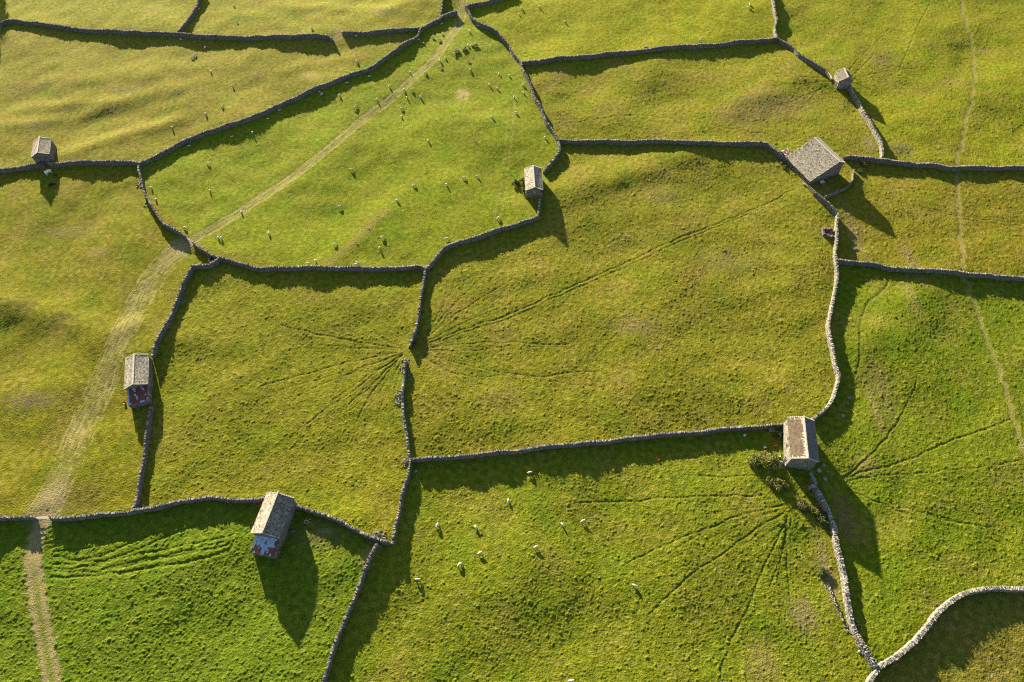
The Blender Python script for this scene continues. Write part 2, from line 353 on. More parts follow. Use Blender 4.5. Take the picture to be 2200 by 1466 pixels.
# pale dry streak in the sheep pasture
d = dist_to(X, Y, line_xy([(700, 572), (740, 535), (790, 490), (832, 452)]), 6)
blend(np.clip(1.2 - d / 1.6 - .35 * t_mot, 0, 1) * .5, (.22, .17, .05))
z_d = np.zeros(X.size)
flatten = np.ones(X.size)
track_w = np.zeros(X.size); path_w = np.zeros(X.size)
EARTH = (.235, .185, .085)
for P, k in lines:
    if k == 'a':
        d = dist_to(X, Y, P, 6); w = np.clip((2.2 - d) / 1.2 + .22 * t_mot, 0, 1); blend(w * .24, (.17, .16, .045)); flatten *= 1 - .75 * w
        track_w = np.maximum(track_w, d < 1.9)
        for o in (-1.35, -.75, .1, .75, 1.3):
            dd = dist_to(X, Y, line_xy(TRACK1, wob=.10, off=o), 2); blend(np.exp(-(dd / .22) ** 2) * (.8 + .2 * t_mot), EARTH); z_d -= .06 * np.exp(-(dd / .3) ** 2)
    if k == 'b':
        s = np.linspace(0, 1, len(P))
        d = dist_to(X, Y, P, 9); w = np.clip((3.4 - d) / 2.4 + .2 * t_mot, 0, 1); blend(w * .38, (.165, .145, .045)); flatten *= 1 - .7 * w
        track_w = np.maximum(track_w, d < 2.4)
        for o in (-3.6, -2.7, -2.0, -1.3, -.7, 0, .6, 1.2, 1.9, 2.6, 3.3):
            dd = dist_to(X, Y, line_xy(TRACK2, wob=.14, off=o * .92), 2)
            blend(np.exp(-(dd / .2) ** 2) * np.clip(.5 + .25 * t_patch + .2 * t_mot, .1, .9), (.26, .215, .10)); z_d -= .03 * np.exp(-(dd / .3) ** 2)
        for c0, rr, st in (((385, 535), 3.4, .8), ((98, 1092), 3.4, .75), ((120, 1050), 3, .5)):
            g = at(*c0)[:2]; q = np.hypot(X - g[0], Y - g[1]) / rr + .25 * t_mot
            blend(np.clip(1.3 - q, 0, 1) * st, (.24, .185, .10))
    if k == 'c':
        d = dist_to(X, Y, P, 8); w = np.clip((1.95 - d) / .8 + .2 * t_mot + .15 * t_spk, 0, 1)
        far = np.clip((P[0][1] - 8 - Y) / 8, 0, 1)     # the middle greens over lower down
        mid = np.exp(-(d / .62) ** 2) * far
        blend(w * (.82 - .62 * mid), (.225, .17, .085)); flatten *= 1 - .75 * w
        track_w = np.maximum(track_w, d < 1.75)
        z_d -= .10 * w * (1 - mid)
    if k == 'p':
        d = dist_to(X, Y, P, 5); w = np.clip((.85 - d) / .5 + .28 * t_mot + .2 * t_spk, 0, 1)
        blend(w * .62, (.195, .16, .055)); flatten *= 1 - .6 * w; z_d -= .06 * w; path_w = np.maximum(path_w, d < .75)
        w2 = np.clip((2.0 - d) / 1.2, 0, 1) * .3; flatten *= 1 - w2
# pale tractor marks up the pasture
for off in (-.8, .8):
    dd = dist_to(X, Y, line_xy([(1104, 190), (1097, 260), (1088, 350), (1078, 430), (1066, 470)], off=off, wob=.15), 2)
    blend(np.exp(-(dd / .3) ** 2) * (.35 + .2 * t_mot), (.22, .2, .06))
for poly, w_, dp, bare in TRODS:
    P = line_xy(poly, .7, .10); dd = dist_to(X, Y, P, 2.5)
    w_ = w_ * .72; dp = dp * (.5 if bare > .2 else .42)
    g = np.exp(-(dd / (w_ * 1.15)) ** 2); lip = np.exp(-((dd - w_ * 2.6) / (w_ * 1.2)) ** 2)
    ends = 1.0
    z_d += -dp * 1.25 * g + dp * .12 * lip
    blend(g * bare * .6, (.05, .042, .014))
FANS = [((898, 748), (1170, 560), 9, 60, 250), ((900, 758), (1180, 800), 9, 60, 260), ((898, 750), (1190, 690), 8, 80, 300),
        ((866, 757), (640, 860), 14, 60, 230), ((864, 750), (640, 710), 8, 60, 200), ((868, 768), (800, 900), 7, 50, 130),
        ((1834, 168), (1930, 80), 8, 40, 120), ((1836, 178), (1960, 220), 8, 40, 130), ((1784, 175), (1680, 215), 7, 40, 130), ((1784, 160), (1690, 150), 5, 40, 120),
        ((1695, 1090), (1480, 1190), 12, 80, 300), ((1697, 1110), (1600, 1330), 10, 80, 260), ((1812, 1030), (1990, 960), 6, 80, 220), ((1815, 1045), (2010, 1110), 6, 80, 230)]
for hub, mid, cnt, r0, r1 in FANS:
    fr_ = random.Random(hub[0] * 3 + mid[1]); a0 = math.atan2(mid[1] - hub[1], mid[0] - hub[0])
    for _k in range(cnt):
        a = a0 + fr_.uniform(-.55, .55); L = fr_.uniform(r0, r1); bend = fr_.uniform(-.18, .18); q0 = fr_.uniform(8, 26)
        pl = [(hub[0] + math.cos(a + bend * t) * (q0 + L * t), hub[1] + math.sin(a + bend * t) * (q0 + L * t)) for t in (0, .35, .7, 1)]
        P = line_xy(pl, .7, .07); dd = dist_to(X, Y, P, 1.2); g = np.exp(-(dd / .16) ** 2)
        z_d -= .022 * g; blend(g * fr_.uniform(.10, .30), (.05, .042, .014))
tus = samp(T_TUS, X, Y) + .15 * samp(T_TUS2, X, Y)
tus = np.where(tus > 0, tus * 1.1, tus * .8)
Z = Z + fade * (amp * .35 * flatten * tus + z_d + .012 * t_spk * flatten)
V = np.stack([X, Y, Z], -1).astype(np.float32)
idx = np.arange(nr * nc).reshape(nr, nc)
Fq = np.stack([idx[:-1, :-1], idx[:-1, 1:], idx[1:, 1:], idx[1:, :-1]], -1).reshape(-1, 4)
GROUND_Z = Z.reshape(nr, nc)
def surface(name, F, kind='structure'):
    used = np.unique(F); mp = np.full(len(V), -1, np.int64); mp[used] = np.arange(len(used))
    me = bpy.data.meshes.new(name); v = V[used]; f = mp[F].astype(np.int32)
    me.vertices.add(len(v)); me.vertices.foreach_set('co', v.ravel())
    me.loops.add(f.size); me.loops.foreach_set('vertex_index', f.ravel())
    me.polygons.add(len(f)); me.polygons.foreach_set('loop_start', (np.arange(len(f)) * 4).astype(np.int32))
    me.update(calc_edges=True); me.polygons.foreach_set('use_smooth', np.ones(len(f), bool))
    ca = me.color_attributes.new('Col', 'FLOAT_COLOR', 'POINT'); c4 = np.ones((len(v), 4), np.float32)
    c4[:, :3] = np.clip(col[used], .002, .9); ca.data.foreach_set('color', c4.ravel())
    me.materials.append(M_GRASS)
    o = bpy.data.objects.new(name, me); o['kind'] = kind
    return link(o)
ft = track_w[Fq].mean(1) > .5; fp = (path_w[Fq].mean(1) > .5) & ~ft
surface('ground', Fq[~ft & ~fp]); surface('farm_track', Fq[ft]); surface('footpath', Fq[fp])
_ui = uc; 
def gz(x, y):
    """height of the finished ground surface"""
    j = int(np.clip(np.searchsorted(Yr, y) - 1, 0, nr - 2)); t = (y - Yr[j]) / (Yr[j + 1] - Yr[j])
    u = x * FPX / (dep[j] * (1 - t) + dep[j + 1] * t); i = int(np.clip(np.searchsorted(uc, u) - 1, 0, nc - 2))
    s = (u - uc[i]) / (uc[i + 1] - uc[i])
    a = GROUND_Z[j, i] * (1 - s) + GROUND_Z[j, i + 1] * s; b = GROUND_Z[j + 1, i] * (1 - s) + GROUND_Z[j + 1, i + 1] * s
    return float(a * (1 - t) + b * t)

# ------------------------------------------------------------------ dry stone walls
def stone_col(n, tone=1.0, dark=.12):
    """n stone colours: grey limestone, some warm, some dark with lichen"""
    v = rng.normal(.125, .035, n).clip(.04, .25) * tone
    w = rng.random(n)[:, None]
    c = v[:, None] * np.where(w < .55, (1.03, .95, .84), np.where(w < .9, (1.1, .93, .74), (.94, .96, .98)))
    m = rng.random(n) < dark; c[m] *= .45
    return c.astype(np.float32)
def path3(poly, h, smooth=1):
    P = np.array([at(*p, off=h)[:2] for p in poly])
    for _ in range(smooth):
        Q = [P[0]]
        for a, b in zip(P[:-1], P[1:]): Q += [a * .8 + b * .2, a * .2 + b * .8]
        P = np.array(Q + [P[-1]])
    return P
def resample(P, step):
    d = np.r_[0, np.cumsum(np.hypot(*np.diff(P, axis=0).T))]
    n = max(2, int(round(d[-1] / step)) + 1); s = np.linspace(0, d[-1], n)
    return np.stack([np.interp(s, d, P[:, 0]), np.interp(s, d, P[:, 1])], -1), s
WALL_N = [0]
def wall(poly, label, h=1.5, wb=.72, wt=.40, tone=.92, rough=.045, ragged=.07, group='drystone field walls', cope=True, name='drystone_wall', cat='wall'):
    WALL_N[0] += 1; k = WALL_N[0] * 37.3
    P, s = resample(path3(poly, h), .26); n = len(P)
    T = np.gradient(P, axis=0); T /= np.linalg.norm(T, axis=1)[:, None] + 1e-9; Nn = np.stack([-T[:, 1], T[:, 0]], -1)
    hh = h - (.25 if cope else 0) + ragged * samp(T_UND, s * 1.3 + k, np.full(n, k)) + ragged * .6 * samp(T_MOT, s + k, np.full(n, k))
    hh = np.maximum(hh, .25)
    zb = relief(P[:, 0], P[:, 1])
    lat = .10 * samp(T_UND, s * .8 + k * 2, np.full(n, k * 1.7))
    P = P + Nn * lat[:, None]
    fr = np.r_[-.18, 0.06, np.linspace(.2, 1, max(3, int(h / .2)))]
    prof = [(-1, f) for f in fr] + [(-.34, 1.0), (.34, 1.0)] + [(1, f) for f in fr[::-1]]
    G = np.zeros((len(prof), n, 3))
    for r, (sd, f) in enumerate(prof):
        w = (wb + (wt - wb) * max(f, 0)) / 2 * sd
        G[r, :, :2] = P + Nn * w; G[r, :, 2] = zb + hh * f
    J = rng.normal(0, rough, G.shape); J[0] = J[-1] = 0; G = G + J.clip(-2.2 * rough, 2.2 * rough)
    mb = MB(); C = stone_col((len(prof) - 1) * (n - 1), tone).reshape(len(prof) - 1, n - 1, 3)
    mb.grid(G[:, ::-1], C[:, ::-1])
    for e in (0, n - 1):                    # close the ends
        m = len(prof) // 2; a = G[:m, e]; b = G[::-1][:m, e]
        Q = np.stack([a, b], 1)
        if e == 0: Q = Q[:, ::-1]
        mb.grid(Q, stone_col(m - 1, tone).reshape(m - 1, 1, 3))
    c0 = np.array([P[n // 2, 0], P[n // 2, 1], zb[n // 2]]); mb.v = [v - c0.astype(np.float32) for v in mb.v]
    o = mb.build(name, M_STONE); o.location = c0
    tag(o, label, cat, group)
    if cope:
        cb = MB(); L = s[-1]; x = .1
        while x < L - .08:
            ln = random.uniform(.11, .28); xm = x + ln / 2
            p = np.array([np.interp(xm, s, P[:, 0]), np.interp(xm, s, P[:, 1])]); i = min(int(xm / L * (n - 1)), n - 1)
            z = np.interp(xm, s, zb + hh); ht = random.uniform(.2, .36); ww = wt + random.uniform(-.06, .14)
            ns = 1 if wt < .6 else random.choice((1, 2, 2, 3))
            for q_ in range(ns):
                o_ = ((q_ + .5) / ns - .5) * ww + random.gauss(0, .04); tx, ty = T[i]
                cb.box((p[0] - c0[0] - ty * o_, p[1] - c0[1] + tx * o_, z - c0[2] + ht / 2 - .04 + random.gauss(0, .03)), ln * .96, ww / ns * .97, ht * random.uniform(.8, 1.1), stone_col(1, tone * 1.7, .2)[0], math.atan2(ty, tx) + random.gauss(0, .2), .05, (random.gauss(0, .2), random.gauss(0, .1)))  # cope colour raised well above the faces, painting the wall top sunlit
            x += ln * .98
        cb.build('coping', M_STONE, o)
    return o
def rubble(spots, parent, c0, tone=1.5):
    mb = MB()
    for px, py, r, cnt, hz in spots:
        g = at(px, py)
        for _ in range(cnt):
            a = random.uniform(0, 6.28); q = r * math.sqrt(random.random()); x, y = g[0] + q * math.cos(a), g[1] + q * math.sin(a)
            sz = random.uniform(.14, .32); z = gz(x, y) + sz * .25 + hz * max(0, 1 - q / r) * random.random()
            mb.box((x - c0[0], y - c0[1], z - c0[2]), sz, sz * random.uniform(.6, 1), sz * random.uniform(.4, .8), stone_col(1, tone, .08)[0], a, sz * .14)
    return mb.build('rubble', M_STONE, parent)

W = {}
W['nw'] = wall([(-70, 66), (-20, 56), (0, 51), (8, 43), (20, 40), (50, 44.5), (95, 50), (140, 56), (178, 62), (237, 63), (300, 67), (350, 68.5), (412, 74), (475, 76), (550, 77), (625, 75), (700, 73), (709, 77), (716, 85)], 'long dark wall running along the upper left, ending at the worn gap')
W['nw_branch'] = wall([(434, -30), (426, 0), (422, 10), (410, 30), (397, 47), (386, 59), (380, 66)], 'short wall climbing away uphill from the middle of the long upper left wall')
W['gap_east'] = wall([(734, 67), (745, 67.5), (787, 67.5), (825, 62.5), (862, 60), (905, 58.5)], 'short wall between the worn gap and the long diagonal wall')
W['diag'] = wall([(296, 350), (325, 337), (355, 322), (390, 302), (425, 287), (462, 275), (500, 262), (550, 247), (600, 222), (650, 200), (700, 177.5), (740, 162.5), (775, 150), (800, 140), (825, 122), (862, 97), (887, 82), (897, 76), (900, 65), (906, 58), (925, 47), (947, 38)], 'long diagonal wall along the upper left side of the sheep pasture')
W['stub'] = wall([(948, 33), (960, 29), (982, 22.5)], 'stub of wall ending beside the bare mouth of the farm track')
W['lane_l'] = wall([(953, -26), (951, 0), (949, 12), (946, 30), (947, 38)], 'wall on the left of the farm track where it leaves the pasture')
W['lane_r'] = wall([(1110, -16), (1050, 0), (1025, 6), (1001, 12)], 'wall running off rightwards from the pinched top of the sheep pasture')
W['past_r'] = wall([(1000, 12), (1005, 22), (1012, 36), (1025, 46), (1050, 56), (1065, 65), (1080, 80), (1090, 92), (1100, 107), (1110, 122), (1119, 135), (1127, 155), (1140, 180), (1150, 207), (1165, 237), (1175, 260), (1185, 277), (1195, 292), (1201, 305), (1205, 320), (1197, 335), (1182, 350), (1167, 366)], 'winding wall down the right side of the sheep pasture to the small barn')
W['e_low'] = wall([(1120, 132), (1170, 127), (1212, 121), (1240, 119), (1275, 117), (1320, 111), (1375, 107), (1410, 101), (1457, 97), (1525, 94), (1587, 87), (1625, 84), (1671, 81)], 'straight wall under the bright yellow green field at the top')
W['e_right'] = wall([(1661, -26), (1662, 0), (1665, 25), (1670, 42), (1666, 60), (1669, 80)], 'pale sunlit wall coming down from the top edge, right of the bright field', tone=1.2)
W['to_b3'] = wall([(1672, 80), (1687, 91), (1705, 102), (1715, 114), (1732, 125), (1755, 137), (1776, 150)], 'slanting wall down to the little square barn at upper right')
W['from_b3'] = wall([(1826, 186), (1835, 202), (1850, 225), (1857, 240), (1867, 255), (1880, 275), (1890, 295), (1896, 310), (1896, 336)], 'wall running down from the little square barn, pale towards its foot', tone=1.15)
W['f_low'] = wall([(1202, 299), (1275, 300), (1350, 301), (1412, 299), (1450, 301), (1525, 303), (1600, 304), (1648, 306), (1660, 316), (1684, 334)], 'long level wall leading right to the big barn with the wide roof')
W['g_low'] = wall([(1815, 336), (1825, 334), (1862, 337), (1887, 341), (1937, 346), (1987, 350), (2025, 354), (2060, 357), (2100, 356), (2150, 356), (2200, 356), (2270, 357)], 'wall leading right from the big barn to the edge of the picture')
W['b4_down'] = wall([(1752, 411), (1765, 421), (1780, 433), (1790, 446), (1800, 459)], 'short slanting wall below the corner of the big barn')
W['j_right'] = wall([(1800, 459), (1799, 486), (1798, 516), (1798, 553), (1798, 591), (1797, 618), (1790, 646), (1785, 671), (1781, 691), (1782, 716), (1784, 732), (1790, 757), (1797, 782), (1805, 802), (1806, 815), (1800, 832), (1790, 855), (1777, 875), (1760, 890), (1742, 903)], 'pale wall bending down the right side of the big middle field', tone=1.25)
W['k_low'] = wall([(1801, 558), (1837, 561), (1887, 565), (1905, 572), (1950, 576), (2000, 578), (2050, 581), (2100, 587), (2150, 591), (2200, 594), (2270, 599)], 'dark wall branching right from the pale bending wall, crossed by the footpath')
W['past_low'] = wall([(1159, 425), (1156, 461), (1150, 466), (1125, 473), (1100, 482), (1062, 493), (1012, 510), (975, 521), (955, 528), (945, 538), (937, 551), (925, 566), (914, 577)], 'curving wall from the small pasture barn down to the junction of three fields')
W['ij_up'] = wall([(913, 580), (909, 606), (907, 631), (902, 658), (896, 683), (892, 708), (885, 726), (880, 741)], 'wall dropping from the junction of three fields to the trampled gap')
W['ij_low'] = wall([(870, 770), (869, 794), (866, 819), (862, 844), (864, 869), (866, 894), (870, 914), (874, 939), (876, 962), (881, 986)], 'tumbledown wall below the trampled gap, its stones spilling out', h=1.15, ragged=.16, rough=.07, tone=1.15)
rubble([(864, 793, .8, 18, .15), (859, 848, 1.2, 34, .2), (858, 864, 1.0, 24, .2), (874, 993, 1.2, 34, .3), (872, 776, 1.0, 26, .4), (878, 805, .8, 20, .2)], W['ij_low'], np.array(W['ij_low'].location))
W['n_top'] = wall([(884, 986), (925, 983), (975, 978), (1012, 976), (1050, 971), (1100, 967), (1150, 961), (1200, 954), (1237, 952), (1270, 946), (1295, 947), (1332, 941), (1375, 937), (1425, 931), (1475, 927), (1525, 924), (1550, 920), (1587, 918), (1650, 913), (1686, 910)], 'long straight wall under the big middle field, leading to the barn by the bushes')
W['in_low'] = wall([(882, 988), (875, 1020), (866, 1047), (860, 1077), (857, 1099), (850, 1125), (846, 1145), (843, 1166)], 'wall going down from the foot of the tumbledown wall to a sharp corner')
W['i_low'] = wall([(845, 1166), (825, 1164), (812, 1160), (790, 1151), (762, 1135), (725, 1117), (690, 1104), (667, 1097), (642, 1088), (627, 1086)], 'sloping wall between the sharp corner and the barn with the red and blue lean-to')
rubble([(815, 1158, 1.8, 70, .5), (800, 1156, 1.2, 30, .3)], W['i_low'], np.array(W['i_low'].location))
W['mn'] = wall([(810, 1165), (797, 1185), (785, 1217), (775, 1242), (762, 1275), (747, 1307), (737, 1337), (725, 1365), (715, 1395), (707, 1417), (700, 1442), (691, 1466), (680, 1500)], 'wall leaning down to the bottom edge, beside the dark green lower left field')
W['past_w'] = wall([(297, 352), (296, 366), (301, 383), (304, 396), (310, 413), (317, 431), (327, 446), (340, 463), (352, 478), (370, 488), (385, 498), (397, 507)], 'curved wall down the left side of the sheep pasture to the track gate')
rubble([(300, 398, 1.2, 26, .2), (314, 440, 1.0, 14, .1)], W['past_w'], np.array(W['past_w'].location))
W['past_s'] = wall([(413, 518), (425, 528), (440, 538), (450, 547), (467, 550), (475, 552), (500, 561), (525, 567), (550, 574), (600, 573), (650, 572), (700, 571), (775, 573), (825, 574), (862, 573), (900, 569), (913, 576)], 'long wall along the bottom of the sheep pasture, starting at the track gate')
W['nook'] = wall([(470, 552), (462, 560), (450, 566), (437, 569), (413, 569)], 'little curved wall closing a dark three cornered nook near the track gate')
W['h_right'] = wall([(413, 569), (405, 581), (395, 598), (390, 618), (382, 636), (377, 648), (370, 666), (362, 683), (352, 701), (342, 716), (335, 730), (330, 747), (326, 765)], 'bending wall from the dark nook down to the barn with the rust red lean-to')
rubble([(389, 650, 1.2, 26, .3)], W['h_right'], np.array(W['h_right'].location))
W['h_low'] = wall([(322, 872), (319, 894), (315, 919), (311, 952), (306, 982), (301, 1007), (299, 1032), (292, 1064), (285, 1094)], 'wall straight down from the barn with the rust red lean-to')
W['m_left'] = wall([(-60, 1113), (0, 1111), (37, 1110), (72, 1111)], 'piece of wall left of the pale gate at the left edge')
W['m_top'] = wall([(106, 1110), (137, 1111), (175, 1109), (207, 1104), (237, 1103), (275, 1100), (287, 1094), (312, 1091), (345, 1084), (375, 1077), (412, 1072), (450, 1064), (475, 1069), (512, 1073), (550, 1072), (570, 1066)], 'wavy wall from the pale gate to the barn with the red and blue lean-to')
W['w_left'] = wall([(-70, 372), (0, 363), (37, 358), (62, 354), (91, 351)], 'wall running off the left edge from the foot of the upper left barn')
W['w_right'] = wall([(104, 350), (150, 347), (220, 345), (250, 345), (287, 346), (297, 351)], 'level wall between the upper left barn and the diagonal wall')
W['n_right'] = wall([(1740, 1044), (1750, 1041), (1757, 1052), (1763, 1068), (1772, 1085), (1780, 1099), (1787, 1115), (1795, 1130), (1798, 1145), (1800, 1170), (1807, 1200), (1815, 1232), (1822, 1270), (1828, 1305), (1833, 1340), (1840, 1360), (1852, 1380), (1865, 1400), (1877, 1420), (1886, 1436)], 'thick pale wall down the lower right, starting at the blue grey gate', wb=.95, wt=.66, tone=1.22, ragged=.1)
rubble([(1836, 1345, 1.2, 40, .3), (1826, 1352, 1.2, 30, .2), (1862, 1402, 1.0, 30, .3)], W['n_right'], np.array(W['n_right'].location))
W['no_end'] = wall([(1887, 1437), (1878, 1450), (1870, 1466), (1858, 1500)], 'last bit of pale wall meeting the bottom edge at lower right', tone=1.25, wb=.9, wt=.62)
W['o_top'] = wall([(1888, 1437), (1925, 1415), (1950, 1392), (1975, 1370), (2000, 1342), (2012, 1320), (2030, 1302), (2055, 1285), (2080, 1272), (2112, 1266), (2150, 1261), (2200, 1262), (2270, 1268)], 'pale S-shaped wall around the brown field in the bottom right corner', tone=1.3, wb=.95, wt=.68, h=1.35)
W['yard'] = wall([(1836, 364), (1834, 377), (1833, 388), (1819, 402), (1801, 410), (1772, 422)], 'thin low wall curving round the yard of the big barn', h=.95, wb=.4, wt=.3, cope=False, tone=1.1)
W['nook_s'] = wall([(450, 549), (449, 562)], 'tiny cross wall inside the dark nook near the track gate', h=1.0, cope=False)
W['drain'] = wall([(1778, 1250), (1786, 1275), (1794, 1297), (1804, 1318), (1812, 1335)], 'low line of half buried stones left of the thick pale wall', h=.28, wb=.5, wt=.4, cope=False, tone=1.0, group='lines of buried stones', rough=.06, cat='stone row', name='stone_row')

# ------------------------------------------------------------------ barns
def barn(name, q, label, roof='slate', doors=(), tone=1.0, roof_col=None, leanto=None, group='stone field barns'):
    cx, cy, yaw, Lb, Wd, el, er, rh, off = q
    px, py = to_px(cx, cy, 0.0); g = at(px, py)
    root = empty(name, g, -yaw); tag(root, label, 'barn', group)
    xl, xr, xo = -Wd / 2, Wd / 2, off * Wd; y0, y1 = -Lb / 2, Lb / 2; base_z = -.7
    mb = MB()
    def face(P00, P10, top0, top1, nn):       # a wall panel from the base line to a top line, jittered like laid stone
        nu = max(2, int(np.linalg.norm(np.subtract(P10, P00)) / .34)); nv = max(3, int((max(top0[2], top1[2]) - base_z) / .19))
        u = np.linspace(0, 1, nu + 1)[None, :, None]; v = np.linspace(0, 1, nv + 1)[:, None, None]
        A = np.array(P00) * (1 - u) + np.array(P10) * u; B = np.array(top0) * (1 - u) + np.array(top1) * u
        P = A * (1 - v) + B * v
        J = rng.normal(0, .018, P.shape[:2]); J[:, 0] = J[:, -1] = 0; J[-1] = 0
        P = P + J[..., None] * np.array(nn)
        mb.grid(P, stone_col(nu * nv, tone, .08).reshape(nv, nu, 3))
    face((xl, y1, base_z), (xl, y0, base_z), (xl, y1, el), (xl, y0, el), (-1, 0, 0))
    face((xr, y0, base_z), (xr, y1, base_z), (xr, y0, er), (xr, y1, er), (1, 0, 0))
    for y, s in ((y0, -1), (y1, 1)):          # gables as two tapering halves that meet under the ridge
        h0 = (xl, y, base_z), (xo, y, base_z), (xl, y, el), (xo, y, rh)
        h1 = (xo, y, base_z), (xr, y, base_z), (xo, y, rh), (xr, y, er)
        for (a, b, c, d) in (h0, h1):
            if s < 0: face(a, b, c, d, (0, -1, 0))
            else: face(b, a, d, c, (0, 1, 0))
    mb.build('walls', M_STONE, root)
    # roof: two slopes of stone slates laid in courses
    for side, (ex, ez) in (('l', (xl, el)), ('r', (xr, er))):
        rb = MB(); d = np.array([ex - xo, 0, ez - rh]); sl = np.linalg.norm(d); d = d / sl; sl += .22
        nrm = np.cross(d, (0, 1, 0)) if d[0] < 0 else np.cross((0, 1, 0), d)
        if nrm[2] < 0: nrm = -nrm
        A = np.array([xo, 0, rh + .05]); ya, yb = y0 - .16, y1 + .16
        t = .09                                # roof boarding under the slates
        q8 = [A + d * a + np.array([0, b, 0]) + nrm * c for c in (-.16, -.07) for a, b in ((0, ya), (sl, ya), (sl, yb), (0, yb))]
        rb.add(q8, BOXF, np.array((.05, .045, .04)))
        ncr = max(8, int(sl / .27)); stp = sl / ncr
        sag = lambda y, f: -.035 * math.sin(math.pi * (y - ya) / (yb - ya)) * math.sin(math.pi * min(1, f))
        for i in range(ncr):
            y = ya - (random.random() * .3 if i % 2 else 0); wd = .24 + .12 * i / ncr
            while y < yb - .02:
                w = random.uniform(.7, 1.3) * wd; ye = min(y + w, yb); ys = max(y, ya)
                if ye - ys > .03:
                    f0, f1 = i * stp - .03, (i + 1) * stp + .02
                    lift = random.uniform(.03, .055)
                    c = roof_col(side, i / ncr, (ys - ya) / (yb - ya)) if roof_col else slate_col()
                    pts = []
                    for (a, yy, up) in ((f0, ys + .008, .008), (f0, ye - .008, .008), (f1, ye - .008, lift), (f1, ys + .008, lift)):
                        pts.append(A + d * a + np.array([0, yy, sag(yy, a / sl)]) + nrm * up)
                    lowp = [p - nrm * .028 for p in pts]
                    rb.add(np.array(lowp + pts), BOXF, c)
                y += w
        rb.build('roof_slope', M_SLATE, root)
    rg = MB(); y = y0 - .18
    while y < y1 + .1:
        w = random.uniform(.45, .7); rg.box((xo, y + w / 2, rh + .10 - .05 * math.sin(math.pi * (y - y0) / Lb)), .34, w - .02, .13, stone_col(1, 1.45, .0)[0] if not roof_col else (.40, .36, .29), 0, .012); y += w
    rg.build('ridge', M_SLATE, root)
    for (ex, ez, sgn) in ((xl, el, -1), (xr, er, 1)):   # verge stones along the gable edges
        for y in (y0 - .10, y1 + .10):
            vb = MB()
            for a in np.arange(.1, .95, .14):
                vb.box((xo + (ex - xo) * (a + .03), y, rh + (ez - rh) * (a + .03) + .12), abs(ex - xo) * .14, .2, .06, (.40, .36, .29) if roof_col else stone_col(1, 1.3, .0)[0], 0, .008, (0, 0))
            vb.build('verge', M_SLATE, root)
    for kind, wallside, along, z, w, h in doors:
        dk = (.03, .027, .025) if kind != 'hatch' else (.22, .23, .24)  # near-black panel stands in for the shade inside a recess
        o = MB(); lt = MB(); sb = MB(); ins = .03
        if wallside in 'lr':
            x = xl if wallside == 'l' else xr; s = -1 if wallside == 'l' else 1
            o.box((x + s * ins, along * Lb, z + h / 2), .08, w, h, dk)
            lt.box((x + s * .06, along * Lb, z + h + .10), .18, w + .4, .2, (.22, .20, .17), 0, .01)
            sb.box((x + s * .06, along * Lb, z - .06), .18, w + .3, .12, (.22, .20, .17), 0, .01)
        else:
            y = y0 if wallside == 'f' else y1; s = -1 if wallside == 'f' else 1
            o.box((along * Wd, y + s * ins, z + h / 2), w, .08, h, dk)
            lt.box((along * Wd, y + s * .06, z + h + .10), w + .4, .18, .2, (.22, .20, .17), 0, .01)
        p = o.build({'door': 'door', 'window': 'window', 'hatch': 'window', 'slit': 'window'}[kind], M_WOOD, root)
        lt.build('lintel', M_STONE, p)
        if sb.v: sb.build('sill', M_STONE, p)
    if leanto:
        hi, lo, ln, x0f, x1f, cols, seed = leanto
        rr = random.Random(seed); xa, xb = xl + x0f * Wd, xl + x1f * Wd; lr = MB(); sheets = int((xb - xa) / .36)
        for i in range(sheets):
            u0 = xa + (xb - xa) * i / sheets; u1 = xa + (xb - xa) * (i + 1) / sheets
            for k in range(2):
                seg = 4; cuts = np.linspace(0, 1, seg + 1) * .52 + k * .48
                for a, b in zip(cuts[:-1], cuts[1:]):
                    c = cols(i / sheets, (a + b) / 2, rr); m = 6
                    for j in range(m):
                        s0 = u0 + (u1 - u0) * j / m; s1 = u0 + (u1 - u0) * (j + 1) / m
                        z0 = .03 * math.cos(j / m * 4 * math.pi); z1 = .03 * math.cos((j + 1) / m * 4 * math.pi); up = .03 * (1 - k)
                        pa = lambda x, f, dz: (x, y0 - .05 - ln * f, hi + (lo - hi) * f + dz + up)
                        lr.add([pa(s0, b, z0), pa(s1, b, z1), pa(s1, a, z1), pa(s0, a, z0)], [[0, 1, 2, 3]], np.array(c))
        lw = MB()
        def pan(p0, p1, t0, t1):
            nu = max(2, int(np.linalg.norm(np.subtract(p1, p0)) / .34)); nv = 9
            u = np.linspace(0, 1, nu + 1)[None, :, None]; v = np.linspace(0, 1, nv + 1)[:, None, None]
            P = (np.array(p0) * (1 - u) + np.array(p1) * u) * (1 - v) + (np.array(t0) * (1 - u) + np.array(t1) * u) * v
            P = P + rng.normal(0, .015, P.shape); lw.grid(P, stone_col(nu * nv, tone, .1).reshape(nv, nu, 3))
        ye = y0 - ln * .97; hl = lo - .03; hh_ = hi - .05
        pan((xa, ye, base_z), (xb, ye, base_z), (xa, ye, hl - .04), (xb, ye, hl - .04))
        pan((xa, y0, base_z), (xa, ye, base_z), (xa, y0, hh_), (xa, ye, hl)); pan((xb, ye, base_z), (xb, y0, base_z), (xb, ye, hl + .12), (xb, y0, hh_ + .12))
        lw_o = lw.build('lean_to', M_STONE, root); lr.build('metal_roof', M_TIN, lw_o)
        if x1f > .9:
            e = MB()
            for f in np.arange(0, 1, .1): e.box((xb + .1, y0 - ln * (f + .05), hi + (lo - hi) * (f + .05) + .08), .34, ln * .1, .16, stone_col(1, 1.2, 0)[0], 0, .02)
            e.build('verge', M_STONE, lw_o)
    return root, g
